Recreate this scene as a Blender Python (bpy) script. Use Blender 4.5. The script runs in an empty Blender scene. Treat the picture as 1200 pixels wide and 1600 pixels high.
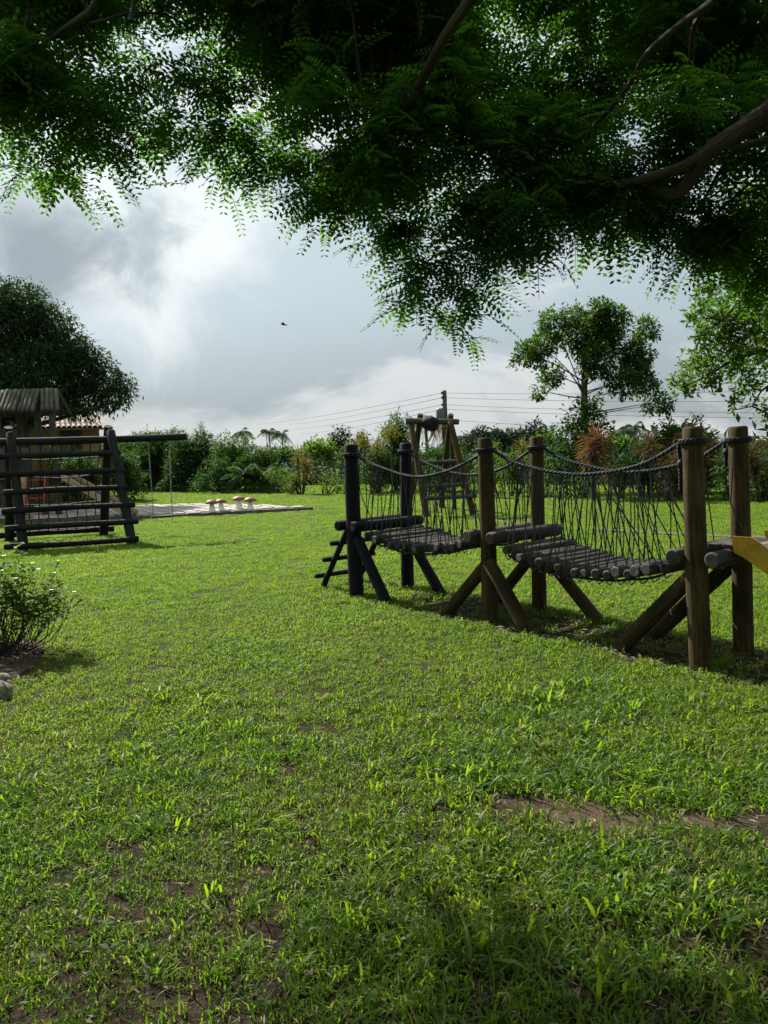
import bpy, math, random
import numpy as np
from mathutils import Vector, Matrix

SC = bpy.context.scene
COL = SC.collection
R_ = random.Random(11)
NP = np.random.default_rng(7)
rad = math.radians

# ---------------------------------------------------------------- camera
cam_d = bpy.data.cameras.new('camera')
cam = bpy.data.objects.new('camera', cam_d)
COL.objects.link(cam)
pitch, roll = rad(4.446), rad(2.0)
fw = Vector((0, math.cos(pitch), -math.sin(pitch)))
r0 = Vector((1, 0, 0)); u0 = Vector((0, math.sin(pitch), math.cos(pitch)))
rt = math.cos(roll) * r0 - math.sin(roll) * u0
up = math.sin(roll) * r0 + math.cos(roll) * u0
cam.matrix_world = Matrix(((rt.x, up.x, -fw.x, 0), (rt.y, up.y, -fw.y, 0), (rt.z, up.z, -fw.z, 1.6), (0, 0, 0, 1)))
cam_d.sensor_fit = 'HORIZONTAL'
cam_d.sensor_width = 36.0
cam_d.lens = 36.0                      # 1200 px focal length over a 1200 px wide frame
cam_d.clip_start = 0.05
cam_d.clip_end = 3000
SC.camera = cam

# ---------------------------------------------------------------- sun and sky
SUN_AZ, SUN_EL = math.atan2(-0.62, 0.785), rad(41)      # azimuth measured from +Y towards +X
sdir = Vector((math.sin(SUN_AZ) * math.cos(SUN_EL), math.cos(SUN_AZ) * math.cos(SUN_EL), math.sin(SUN_EL)))
sd = bpy.data.lights.new('sun', 'SUN')
sd.energy = 5.0
sd.angle = rad(0.6)
sd.color = (1.0, 0.95, 0.86)
sun = bpy.data.objects.new('sun', sd)
COL.objects.link(sun)
sun.rotation_euler = (-sdir).to_track_quat('-Z', 'Y').to_euler()

SC.view_settings.view_transform = 'Standard'
SC.view_settings.look = 'None'
SC.view_settings.gamma = 1.0
SC.view_settings.use_curve_mapping = False
SC.view_settings.exposure = 0.98
SC.render.engine = 'CYCLES'
SC.cycles.max_bounces = 6
SC.cycles.transparent_max_bounces = 4
SC.cycles.transmission_bounces = 4
SC.cycles.diffuse_bounces = 4


class NT:
    """small helper for node trees"""
    def __init__(self, tree):
        self.t = tree
    def n(self, kind, **kw):
        nd = self.t.nodes.new(kind)
        for k, v in kw.items():
            if k.startswith('i_'):
                key = k[2:]
                nd.inputs[int(key) if key.isdigit() else key.replace('_', ' ')].default_value = v
            else:
                setattr(nd, k, v)
        return nd
    def l(self, a, b):
        self.t.links.new(a, b)
    def math(self, op, a, b=None, c=None, clamp=False):
        nd = self.t.nodes.new('ShaderNodeMath'); nd.operation = op; nd.use_clamp = clamp
        for i, v in enumerate((a, b, c)):
            if v is None: continue
            if isinstance(v, (int, float)): nd.inputs[i].default_value = v
            else: self.l(v, nd.inputs[i])
        return nd.outputs[0]
    def vmath(self, op, a, b=None, out=0):
        nd = self.t.nodes.new('ShaderNodeVectorMath'); nd.operation = op
        for i, v in enumerate((a, b)):
            if v is None: continue
            if isinstance(v, (tuple, list, Vector)): nd.inputs[i].default_value = tuple(v)
            else: self.l(v, nd.inputs[i])
        return nd.outputs[out]
    def mix(self, fac, a, b):
        nd = self.t.nodes.new('ShaderNodeMix'); nd.data_type = 'RGBA'
        for sock, v in ((nd.inputs[0], fac), (nd.inputs[6], a), (nd.inputs[7], b)):
            if isinstance(v, (int, float)): sock.default_value = v
            elif isinstance(v, (tuple, list)): sock.default_value = tuple(v) if len(v) == 4 else tuple(v) + (1,)
            else: self.l(v, sock)
        return nd.outputs[2]
    def noise(self, vec, scale, detail=4, rough=0.55, dist=0.0):
        nd = self.t.nodes.new('ShaderNodeTexNoise')
        nd.inputs['Scale'].default_value = scale; nd.inputs['Detail'].default_value = detail
        nd.inputs['Roughness'].default_value = rough; nd.inputs['Distortion'].default_value = dist
        if vec is not None: self.l(vec, nd.inputs['Vector'])
        return nd.outputs['Fac']
    def ramp(self, fac, stops):
        nd = self.t.nodes.new('ShaderNodeValToRGB')
        el = nd.color_ramp.elements
        while len(el) < len(stops): el.new(0.5)
        for e, (p, c) in zip(el, stops):
            e.position = p; e.color = tuple(c) + (1,) if len(c) == 3 else c
        self.l(fac, nd.inputs[0])
        return nd.outputs[0]
    def smooth(self, v, a, b):
        nd = self.t.nodes.new('ShaderNodeMapRange'); nd.interpolation_type = 'SMOOTHSTEP'
        self.l(v, nd.inputs[0]); nd.inputs[1].default_value = a; nd.inputs[2].default_value = b
        return nd.outputs[0]


def build_world():
    w = bpy.data.worlds.new('World'); SC.world = w; w.use_nodes = True
    w.node_tree.nodes.clear()
    t = NT(w.node_tree)
    sky = t.n('ShaderNodeTexSky', sky_type='NISHITA', sun_disc=False, sun_elevation=SUN_EL, sun_rotation=SUN_AZ,
              air_density=1.0, dust_density=1.6, ozone_density=1.0)
    tc = t.n('ShaderNodeTexCoord').outputs['Generated']
    d = t.vmath('NORMALIZE', tc)
    sp = t.n('ShaderNodeSeparateXYZ'); t.l(d, sp.inputs[0])
    z = t.math('MAXIMUM', sp.outputs[2], 0.0)
    den = t.math('ADD', z, 0.34)
    cb = t.n('ShaderNodeCombineXYZ')
    t.l(t.math('DIVIDE', sp.outputs[0], den), cb.inputs[0])
    t.l(t.math('DIVIDE', sp.outputs[1], den), cb.inputs[1])
    pl = cb.outputs[0]
    # a thin veil of high cloud, streaked along the horizon, with brighter cumulus in it
    veil = t.noise(pl, 0.85, 6, 0.55, 0.5)
    veil = t.smooth(veil, 0.22, 0.62)
    bd = t.vmath('MULTIPLY', d, (1.0, 1.0, 2.3))
    puff = t.noise(t.vmath('ADD', bd, (3.71, 1.34, 0.43)), 3.1, 9, 0.56, 0.35)
    puff = t.smooth(puff, 0.46, 0.60)
    shade = t.smooth(t.noise(t.vmath('ADD', bd, (3.71, 1.34, 0.51)), 3.1, 9, 0.56, 0.35), 0.50, 0.68)
    cosun = t.vmath('DOT_PRODUCT', d, tuple(sdir), out=1)
    glow = t.smooth(cosun, 0.55, 1.0)
    glow2 = t.math('POWER', glow, 1.6)
    # cloud radiance: thin cloud scatters the sun forward, so it is brighter towards the sun
    lum = t.math('MULTIPLY_ADD', glow2, 2.0, 6.2)
    lum = t.math('MULTIPLY', lum, t.math('MULTIPLY_ADD', t.smooth(z, 0.0, 0.22), 0.40, 0.70))
    veilc = t.mix(1.0, (0.82, 0.96, 1.03), (0.82, 0.96, 1.03))
    vc = t.n('ShaderNodeVectorMath', operation='SCALE'); t.l(veilc, vc.inputs[0]); t.l(lum, vc.inputs['Scale'])
    skyc = t.n('ShaderNodeVectorMath', operation='SCALE'); t.l(sky.outputs[0], skyc.inputs[0]); skyc.inputs['Scale'].default_value = 0.62
    base = t.mix(t.math('MULTIPLY_ADD', veil, 0.36, 0.58), skyc.outputs[0], vc.outputs[0])
    pc = t.n('ShaderNodeVectorMath', operation='SCALE'); pc.inputs[0].default_value = (0.98, 1.0, 0.99)
    t.l(t.math('MULTIPLY_ADD', glow2, 3.0, 8.6), pc.inputs['Scale'])
    base = t.mix(t.math('MULTIPLY', puff, 0.60), base, pc.outputs[0])
    base = t.mix(t.math('MULTIPLY', shade, 0.12), base, (4.4, 5.4, 6.0))
    # one big cumulus left of the view axis: bright rim, slate-grey heart
    wob = t.noise(d, 8.0, 9, 0.62, 0.5)
    def blob(direction, lo, hi, amp):
        dp = t.vmath('DOT_PRODUCT', d, tuple(Vector(direction).normalized()), out=1)
        ang = t.math('ARCCOSINE', t.math('MINIMUM', dp, 1.0))
        ang = t.math('ADD', ang, t.math('MULTIPLY', t.math('SUBTRACT', wob, 0.5), amp))
        return t.math('SUBTRACT', 1.0, t.smooth(ang, lo, hi))
    rim = blob((-0.30, 0.91, 0.265), 0.05, 0.20, 0.30)
    rim2 = blob((-0.235, 0.93, 0.265), 0.03, 0.11, 0.16)
    br = t.n('ShaderNodeVectorMath', operation='SCALE'); br.inputs[0].default_value = (0.96, 1.0, 1.0)
    t.l(t.math('MULTIPLY_ADD', glow2, 2.5, 9.6), br.inputs['Scale'])
    base = t.mix(t.math('MULTIPLY', t.math('MAXIMUM', rim, rim2), 0.58), base, br.outputs[0])
    heart = blob((-0.375, 0.893, 0.238), 0.02, 0.12, 0.20)
    heart2 = blob((-0.265, 0.925, 0.272), 0.01, 0.085, 0.20)
    heart3 = blob((-0.33, 0.908, 0.262), 0.005, 0.05, 0.16)
    base = t.mix(t.math('MULTIPLY', heart, 0.9), base, (3.1, 3.7, 4.1))
    base = t.mix(t.math('MULTIPLY', heart2, 0.85), base, (4.2, 5.1, 5.5))
    base = t.mix(t.math('MULTIPLY', heart3, 0.6), base, (3.6, 4.3, 4.7))
    bg = t.n('ShaderNodeBackground'); bg.inputs['Strength'].default_value = 0.0535
    t.l(base, bg.inputs[0])
    out = t.n('ShaderNodeOutputWorld'); t.l(bg.outputs[0], out.inputs[0])


build_world()
CANOPY = [(-3.92,5.34,3.87,0.25,30),(-4.43,5.80,4.37,0.43,30),(-4.36,5.77,4.62,0.32,30),(-4.03,5.35,4.69,0.30,30),(-4.17,5.60,4.98,0.30,30),(-3.57,4.76,4.68,0.26,30),(-3.38,4.88,5.28,0.28,30),(-4.10,5.85,6.70,0.32,30),(-3.61,5.56,3.87,0.26,30),(-3.39,5.07,4.01,0.26,30),(-3.64,5.38,4.27,0.31,30),(-3.67,5.66,4.71,0.35,30),(-2.89,4.67,4.43,0.32,30),(-2.89,4.62,4.56,0.30,30),(-3.04,4.66,4.65,0.26,30),(-3.39,5.58,5.87,0.33,30),(-3.12,5.06,6.06,0.27,30),(-3.02,5.42,3.79,0.19,30),(-2.71,4.72,3.75,0.34,30),(-3.25,5.80,4.55,0.34,30),(-2.71,4.70,4.11,0.35,30),(-2.49,4.66,4.29,0.28,30),(-2.89,5.37,4.93,0.33,30),(-3.31,5.79,5.40,0.41,30),(-2.54,4.77,5.17,0.31,30),(-3.10,5.62,6.54,0.30,30),(-2.70,5.49,3.86,0.27,92),(-2.49,5.19,3.90,0.32,215),(-2.18,4.75,3.97,0.26,258),(-2.47,5.24,4.42,0.33,129),(-2.54,5.50,4.77,0.33,215),(-2.68,5.88,5.18,0.34,172),(-2.52,5.31,5.09,0.33,30),(-2.54,5.66,5.91,0.33,30),(-2.37,5.44,6.33,0.32,30),(-2.35,5.49,3.80,0.26,115),(-2.03,4.70,3.90,0.31,301),(-2.29,5.36,4.76,0.37,172),(-2.30,5.21,4.89,0.28,215),(-2.29,5.31,5.12,0.35,30),(-2.04,4.69,5.17,0.28,30),(-1.98,5.06,5.96,0.36,30),(-2.19,5.38,3.69,0.23,115),(-2.20,5.31,3.91,0.39,172),(-2.22,5.43,4.32,0.35,301),(-2.08,5.34,4.70,0.35,301),(-1.98,4.89,4.50,0.29,172),(-2.30,5.88,5.43,0.34,30),(-2.26,5.88,6.12,0.36,30),(-1.76,4.76,5.75,0.27,30),(-1.93,5.45,3.91,0.23,115),(-1.76,5.19,4.66,0.33,129),(-1.87,5.37,5.00,0.36,30),(-1.90,5.72,5.96,0.38,30),(-1.78,5.54,6.42,0.38,30),(-1.84,5.11,3.59,0.22,138),(-1.59,4.79,3.70,0.30,215),(-1.86,5.30,4.12,0.30,129),(-1.92,5.69,4.83,0.42,172),(-1.73,5.17,4.85,0.36,129),(-1.53,4.74,4.78,0.24,30),(-1.61,5.35,5.61,0.29,30),(-1.62,5.16,6.09,0.32,30),(-1.67,5.56,4.07,0.25,92),(-1.61,5.32,4.23,0.33,172),(-1.66,5.47,4.93,0.35,172),(-1.25,4.80,4.81,0.27,30),(-1.20,4.75,5.31,0.34,30),(-1.25,4.78,5.91,0.27,30),(-1.30,5.13,3.84,0.21,92),(-1.35,5.07,3.95,0.38,215),(-1.20,5.21,4.69,0.32,258),(-1.25,4.93,5.00,0.28,30),(-1.17,4.91,5.55,0.36,30),(-1.08,5.08,6.11,0.34,30),(-1.05,5.23,3.81,0.23,115),(-0.93,4.68,4.46,0.24,301),(-1.01,5.33,5.05,0.30,30),(-1.26,5.64,5.94,0.38,30),(-1.08,5.44,6.31,0.28,30),(-1.04,5.48,3.69,0.26,92),(-1.00,5.26,3.79,0.27,215),(-0.97,5.30,4.23,0.31,172),(-0.87,4.71,4.64,0.29,301),(-0.97,5.24,5.07,0.37,30),(-0.85,5.75,6.17,0.40,30),(-0.75,5.09,6.22,0.29,30),(-0.93,5.56,3.88,0.21,69),(-0.78,5.59,4.57,0.29,172),(-0.59,4.94,4.43,0.31,172),(-0.71,5.39,5.10,0.37,30),(-0.70,5.16,5.50,0.32,30),(-0.60,4.90,5.86,0.25,30),(-0.69,5.37,3.67,0.22,69),(-0.65,5.66,4.04,0.42,129),(-0.50,5.27,4.16,0.31,172),(-0.73,5.78,4.74,0.34,172),(-0.55,4.65,4.39,0.32,172),(-0.54,5.22,4.89,0.27,172),(-0.50,5.27,5.17,0.31,30),(-0.59,5.01,5.54,0.30,30),(-0.42,5.22,6.24,0.39,30),(-0.31,5.47,3.58,0.24,161),(-0.48,5.81,4.38,0.30,129),(-0.35,5.77,4.62,0.39,301),(-0.40,4.72,4.36,0.33,258),(-0.24,5.02,4.82,0.34,30),(-0.42,5.88,6.20,0.34,30),(-0.23,5.64,6.62,0.42,30),(-0.22,4.95,3.29,0.22,161),(-0.12,5.68,3.62,0.34,258),(-0.25,4.64,3.69,0.30,172),(-0.28,5.28,4.50,0.33,258),(-0.08,5.51,4.77,0.29,172),(-0.18,5.04,4.64,0.32,258),(-0.10,5.64,5.24,0.42,30),(-0.01,5.41,5.85,0.28,30),(-0.15,4.68,5.74,0.29,30),(0.05,5.38,3.58,0.22,161),(0.10,4.61,3.30,0.25,129),(0.14,5.65,4.25,0.31,215),(0.06,5.25,4.27,0.34,215),(0.01,4.68,4.32,0.35,215),(-0.06,4.95,4.61,0.37,301),(0.03,4.92,4.89,0.26,30),(-0.03,5.66,5.87,0.29,30),(0.20,5.33,6.19,0.28,30),(0.10,5.58,3.20,0.20,161),(0.19,5.60,3.61,0.41,301),(0.23,4.63,3.51,0.33,258),(0.29,5.90,4.18,0.32,172),(0.15,5.89,4.58,0.33,258),(0.13,5.13,4.56,0.35,258),(0.15,5.66,5.45,0.38,30),(0.18,5.03,5.55,0.36,30),(0.32,5.76,6.74,0.30,30),(0.30,5.18,2.75,0.22,138),(0.45,4.76,3.75,0.27,301),(0.39,5.88,4.65,0.43,129),(0.41,4.88,4.32,0.31,301),(0.30,5.19,4.73,0.33,301),(0.34,4.71,4.59,0.35,215),(0.30,4.79,4.82,0.24,30),(0.34,4.93,5.36,0.33,30),(0.56,5.37,6.26,0.38,30),(0.57,5.32,2.58,0.21,69),(0.55,5.53,3.60,0.35,129),(0.62,5.59,4.03,0.34,172),(0.59,5.01,4.12,0.27,129),(0.58,5.27,4.53,0.38,172),(0.60,5.84,5.32,0.32,30),(0.57,5.32,5.57,0.35,30),(0.58,4.85,5.66,0.31,30),(0.81,5.24,2.98,0.24,69),(0.71,4.73,2.86,0.31,129),(0.66,4.82,3.12,0.25,215),(0.88,5.65,5.41,0.29,30),(0.90,5.82,6.10,0.42,30),(0.85,5.35,6.35,0.37,30),(0.91,5.08,3.01,0.22,92),(0.79,4.82,3.39,0.32,172),(1.01,4.99,3.63,0.34,301),(0.99,5.59,4.11,0.37,258),(1.04,5.83,4.90,0.39,258),(1.08,5.20,4.84,0.30,30),(1.13,5.50,5.74,0.35,30),(1.07,5.45,6.20,0.34,30),(1.07,5.16,3.29,0.25,92),(1.06,4.82,3.20,0.29,129),(1.26,5.38,4.13,0.36,129),(1.31,5.60,4.92,0.35,301),(1.32,5.71,5.37,0.41,30),(1.26,5.89,6.13,0.34,30),(1.06,4.73,5.75,0.26,30),(1.24,4.90,3.08,0.22,138),(1.34,5.60,3.47,0.31,172),(1.21,5.13,3.52,0.36,215),(1.58,5.79,4.06,0.39,301),(1.51,5.66,4.79,0.36,258),(1.45,5.08,4.80,0.30,30),(1.45,5.75,5.91,0.41,30),(1.44,5.03,5.94,0.30,30),(1.68,5.29,3.21,0.22,69),(1.55,5.27,4.00,0.28,215),(1.43,5.05,4.51,0.31,129),(1.49,4.65,4.47,0.34,30),(1.71,5.37,5.59,0.33,30),(1.74,5.76,6.47,0.30,30),(1.84,5.26,3.12,0.20,138),(1.48,4.76,3.20,0.24,215),(1.98,5.90,4.61,0.36,258),(2.00,5.62,4.80,0.34,258),(1.92,5.57,5.09,0.32,30),(1.60,4.83,5.08,0.29,30),(1.69,4.93,5.78,0.32,30),(1.87,5.22,3.21,0.24,138),(1.71,4.64,3.54,0.34,215),(2.17,5.77,4.36,0.42,301),(1.93,4.91,4.38,0.34,258),(2.12,5.55,4.99,0.35,30),(1.91,5.10,5.40,0.26,30),(1.83,4.94,5.85,0.26,30),(2.03,5.07,2.89,0.21,69),(1.83,4.79,3.29,0.27,129),(2.37,5.73,4.30,0.30,172),(2.26,5.45,4.43,0.35,301),(2.27,5.42,5.07,0.39,30),(2.27,5.79,5.97,0.32,30),(2.20,5.53,6.32,0.31,30),(2.32,5.35,2.97,0.20,161),(2.30,4.97,2.96,0.28,258),(2.37,5.13,3.16,0.38,129),(2.13,4.83,3.56,0.32,172),(2.50,5.52,4.22,0.36,301),(2.58,5.87,4.57,0.42,172),(2.57,5.82,4.78,0.44,215),(2.04,4.79,4.43,0.30,129),(2.35,5.23,4.83,0.39,30),(2.59,5.64,5.85,0.34,30),(2.69,5.79,6.44,0.34,30),(2.62,5.44,2.76,0.24,115),(2.45,4.91,3.88,0.37,129),(2.31,4.99,4.32,0.28,215),(2.75,5.76,5.15,0.33,301),(2.58,5.65,5.28,0.35,30),(2.88,5.78,6.03,0.43,30),(2.50,5.32,6.27,0.32,30),(2.72,5.26,2.78,0.25,138),(3.09,5.90,3.31,0.39,258),(2.37,4.79,3.28,0.29,129),(2.86,5.33,3.53,0.30,172),(2.33,4.69,3.51,0.30,215),(2.97,5.69,4.55,0.32,129),(2.63,4.89,4.20,0.32,301),(2.73,5.20,4.90,0.34,30),(2.96,5.88,5.95,0.39,30),(2.57,5.08,5.92,0.35,30),(2.94,5.16,2.62,0.21,30),(2.97,5.39,2.87,0.30,30),(3.18,5.53,3.23,0.28,30),(3.19,5.78,3.55,0.42,30),(2.75,4.75,3.45,0.28,30),(2.78,5.09,3.84,0.27,30),(3.10,5.69,4.32,0.32,30),(3.26,5.76,4.63,0.30,30),(3.12,5.86,4.98,0.34,30),(3.00,5.59,5.08,0.33,30),(2.77,4.95,4.79,0.25,30),(3.14,5.64,6.02,0.39,30),(2.95,5.27,6.21,0.36,30),(3.61,5.44,2.81,0.23,30),(3.65,5.49,3.23,0.35,30),(3.65,5.58,3.33,0.32,30),(3.11,4.86,3.50,0.32,30),(3.76,5.90,4.09,0.40,30),(2.94,4.64,3.77,0.30,30),(3.22,4.91,4.04,0.26,30),(3.32,5.13,4.49,0.30,30),(3.55,5.74,4.95,0.33,30),(3.24,4.93,4.62,0.34,30),(3.38,5.42,5.53,0.37,30),(3.44,5.25,6.14,0.30,30),(3.94,5.34,3.15,0.19,30),(3.70,5.18,3.13,0.32,30),(3.98,5.57,3.55,0.31,30),(4.03,5.47,3.68,0.34,30),(3.38,4.74,3.69,0.28,30),(4.03,5.70,4.45,0.41,30),(3.37,4.77,4.09,0.29,30),(3.90,5.37,4.72,0.32,30),(4.11,5.66,5.02,0.42,30),(3.50,4.76,5.00,0.33,30),(3.85,5.50,6.19,0.37,30),(4.20,5.21,3.16,0.24,30),(3.82,4.70,3.22,0.24,30),(4.50,5.47,3.69,0.40,30),(4.32,5.17,3.77,0.34,30),(4.71,5.90,4.25,0.44,30),(3.78,4.65,3.85,0.28,30),(4.01,5.02,4.32,0.25,30),(4.04,4.85,4.42,0.34,30),(4.25,5.24,4.99,0.38,30),(3.98,4.83,5.26,0.35,30),(3.67,4.68,5.62,0.35,30),(5.00,5.48,3.15,0.25,30),(4.46,4.91,3.35,0.27,30),(4.14,4.65,3.42,0.27,30),(5.34,5.86,4.04,0.33,30),(5.38,5.81,4.35,0.38,30),(4.27,4.62,3.86,0.29,30),(4.24,4.63,4.03,0.25,30),(5.09,5.74,4.94,0.39,30),(4.41,4.86,4.62,0.32,30),(4.62,5.08,5.29,0.32,30),(4.93,5.65,6.28,0.42,30),(5.42,5.28,3.16,0.25,30),(5.75,5.86,3.75,0.40,30),(4.65,4.67,3.38,0.35,30),(5.78,5.73,4.18,0.31,30),(5.71,5.69,4.30,0.31,30),(5.65,5.83,4.70,0.32,30),(5.76,5.75,4.78,0.37,30),(5.29,5.26,4.85,0.31,30),(5.58,5.62,5.64,0.39,30),(4.66,4.70,5.42,0.30,30),(5.90,5.48,3.36,0.21,30),(6.25,5.78,3.69,0.34,30),(5.38,4.85,3.53,0.27,30),(5.00,4.70,3.79,0.24,30),(5.78,5.32,4.36,0.34,30),(5.75,5.42,4.67,0.41,30),(5.41,4.92,4.47,0.26,30),(6.25,5.87,5.70,0.37,30),(5.19,4.95,5.69,0.35,30)]
CANOPY_EDGE = [26,35,42,50,55,63,69,75,80,87,93,102,109,118,127,136,145,153,159,167,174,182,188,195,202,209,220,227]
LIMB_A = [(2.111,3.496,3.221,0.055),(1.976,3.952,3.218,0.049),(1.886,4.104,3.180,0.047),(1.819,4.256,3.154,0.043),(1.805,4.408,3.098,0.040),(1.771,4.560,3.038,0.036),(1.688,4.636,3.066,0.029),(1.580,4.788,3.165,0.022),(1.411,5.016,3.160,0.014)]
LIMB_B = [(1.819,4.256,3.154,0.031),(1.705,4.408,3.122,0.025),(1.542,4.560,3.117,0.023),(1.386,4.788,3.141,0.022),(1.183,5.092,3.092,0.017),(0.842,5.320,2.948,0.012)]
LIMB_C = [(0.801,3.040,3.867,0.038),(0.611,3.496,3.776,0.034),(0.492,3.800,3.713,0.030),(0.405,4.028,3.690,0.027),(0.328,4.256,3.649,0.027),(0.224,4.484,3.555,0.025),(0.078,4.712,3.485,0.021),(-0.083,4.940,3.419,0.014)]
LIMB_D = [(1.745,3.496,3.738,0.024),(1.640,3.800,3.674,0.019),(1.562,4.028,3.682,0.018),(1.479,4.256,3.659,0.017),(1.442,4.408,3.583,0.015),(1.347,4.636,3.494,0.013),(1.275,4.864,3.467,0.011),(0.912,5.168,3.389,0.009)]
LIMB_E = [(1.673,3.876,3.716,0.015),(1.673,4.104,3.719,0.016),(1.741,4.332,3.605,0.015),(1.744,4.484,3.504,0.013),(1.757,4.636,3.372,0.011)]
LIMB_F = [(-1.023,3.648,4.089,0.025),(-1.393,4.180,3.988,0.019),(-1.525,4.332,3.996,0.017),(-1.690,4.484,4.015,0.013),(-1.933,4.712,4.035,0.008)]
LIMB_G = [(2.175,3.800,3.102,0.028),(2.052,4.104,3.142,0.019),(2.009,4.332,3.186,0.017),(2.022,4.560,3.173,0.013),(1.999,4.864,3.015,0.008)]
TWIGS = [((0.33,5.20,3.37),(0.25,5.10,3.05)),((1.67,5.20,3.37),(1.65,5.10,2.84)),((1.10,5.20,3.02),(1.06,5.10,2.56)),((1.46,5.20,3.20),(1.37,5.10,2.73)),((1.88,5.20,3.10),(1.98,5.10,2.70)),((1.57,5.20,3.21),(1.56,5.10,2.82)),((0.17,5.20,3.53),(0.11,5.10,3.01)),((1.36,5.20,3.14),(1.22,5.10,2.77))]
MANGO = [(-12.58,27.00,6.60,1.40),(-11.60,27.50,6.32,1.19),(-13.65,28.00,4.88,1.87),(-11.62,26.50,4.55,1.55),(-10.53,27.00,4.89,1.08),(-9.81,27.50,4.40,0.92),(-9.08,27.20,4.17,0.59),(-9.20,26.80,3.66,0.54),(-10.72,28.00,3.86,0.84),(-14.90,28.00,6.62,1.98),(-14.54,27.00,4.25,2.02),(-17.32,28.50,6.09,2.14),(-11.49,28.50,5.78,1.00),(-12.55,28.00,7.33,0.93),(-18.32,28.00,4.24,2.10),(-10.02,27.00,5.20,0.68),(-10.81,26.50,3.65,0.66),(-13.20,27.00,7.27,0.90)]
BROAD = [(5.93,26.00,5.62,0.65),(5.43,25.50,4.80,0.72),(6.85,26.50,5.42,0.88),(7.69,26.00,5.73,0.78),(8.52,26.30,4.69,0.75),(7.13,25.60,4.44,0.77),(8.73,26.00,3.58,0.56),(7.83,25.50,3.67,0.68),(5.95,26.20,4.02,0.52),(9.20,26.00,2.97,0.48),(5.02,26.00,4.73,0.48),(8.91,26.60,5.53,0.53),(7.37,26.00,6.04,0.56),(6.42,25.60,5.92,0.47),(8.83,26.00,2.83,0.30),(5.51,26.00,3.48,0.30),(7.69,26.80,5.22,0.89),(8.42,26.00,4.12,0.65)]
VINE = [(6.55,25.50,2.53,0.64),(7.11,26.00,2.79,0.56),(6.16,25.00,1.90,0.67),(7.04,25.40,1.96,0.64),(5.88,25.00,1.12,0.75),(6.82,25.00,1.09,0.75)]
RIGHTTREE = [(4.49,9.20,3.45,0.37),(4.14,9.00,3.05,0.27),(4.13,9.40,3.05,0.27),(3.82,9.20,3.17,0.14),(3.83,9.00,3.34,0.12),(3.90,9.10,2.56,0.24),(3.78,9.30,2.51,0.19),(3.51,9.00,2.34,0.14),(4.23,9.20,2.45,0.26),(4.68,9.50,2.62,0.36),(4.32,9.00,2.83,0.32),(4.63,9.40,3.18,0.39),(4.89,9.30,2.85,0.54),(5.11,9.30,3.45,0.62),(4.84,9.20,2.24,0.38),(4.11,9.10,2.76,0.26),(3.77,9.00,2.81,0.17),(3.62,9.10,2.20,0.11),(3.84,9.00,2.29,0.17),(4.35,9.20,2.18,0.14),(4.56,9.10,1.87,0.11),(4.12,9.00,2.03,0.07),(3.84,9.20,3.62,0.10),(3.74,9.20,3.03,0.09)]
RT_A = [(6.956,9.300,2.783,0.158),(5.654,9.300,2.828,0.074),(4.660,9.300,2.673,0.037),(4.231,9.200,2.563,0.026),(3.809,9.100,2.342,0.015),(3.529,9.000,2.232,0.010)]
RT_B = [(5.654,9.300,2.828,0.063),(4.885,9.300,3.529,0.042),(4.306,9.200,3.268,0.026),(4.035,9.100,3.000,0.021),(3.657,9.000,2.792,0.010)]
RT_C = [(5.654,9.300,2.828,0.042),(4.815,9.300,2.327,0.021),(4.535,9.200,2.176,0.016),(4.374,9.100,1.987,0.010),(4.139,9.000,1.952,0.008)]

# ---------------------------------------------------------------- materials
def new_mat(name):
    m = bpy.data.materials.new(name); m.use_nodes = True
    m.node_tree.nodes.clear()
    t = NT(m.node_tree)
    out = t.n('ShaderNodeOutputMaterial')
    return m, t, out


def principled(t, out, color, rough=0.7, spec=0.3, bump=None, bump_s=0.3, bump_d=0.01, metal=0.0):
    p = t.n('ShaderNodeBsdfPrincipled')
    if isinstance(color, (tuple, list)): p.inputs['Base Color'].default_value = tuple(color) + (1,)
    else: t.l(color, p.inputs['Base Color'])
    if isinstance(rough, (int, float)): p.inputs['Roughness'].default_value = rough
    else: t.l(rough, p.inputs['Roughness'])
    p.inputs['Specular IOR Level'].default_value = spec
    p.inputs['Metallic'].default_value = metal
    if bump is not None:
        b = t.n('ShaderNodeBump'); b.inputs['Strength'].default_value = bump_s; b.inputs['Distance'].default_value = bump_d
        t.l(bump, b.inputs['Height']); t.l(b.outputs[0], p.inputs['Normal'])
    if out is not None: t.l(p.outputs[0], out.inputs[0])
    return p


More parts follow.
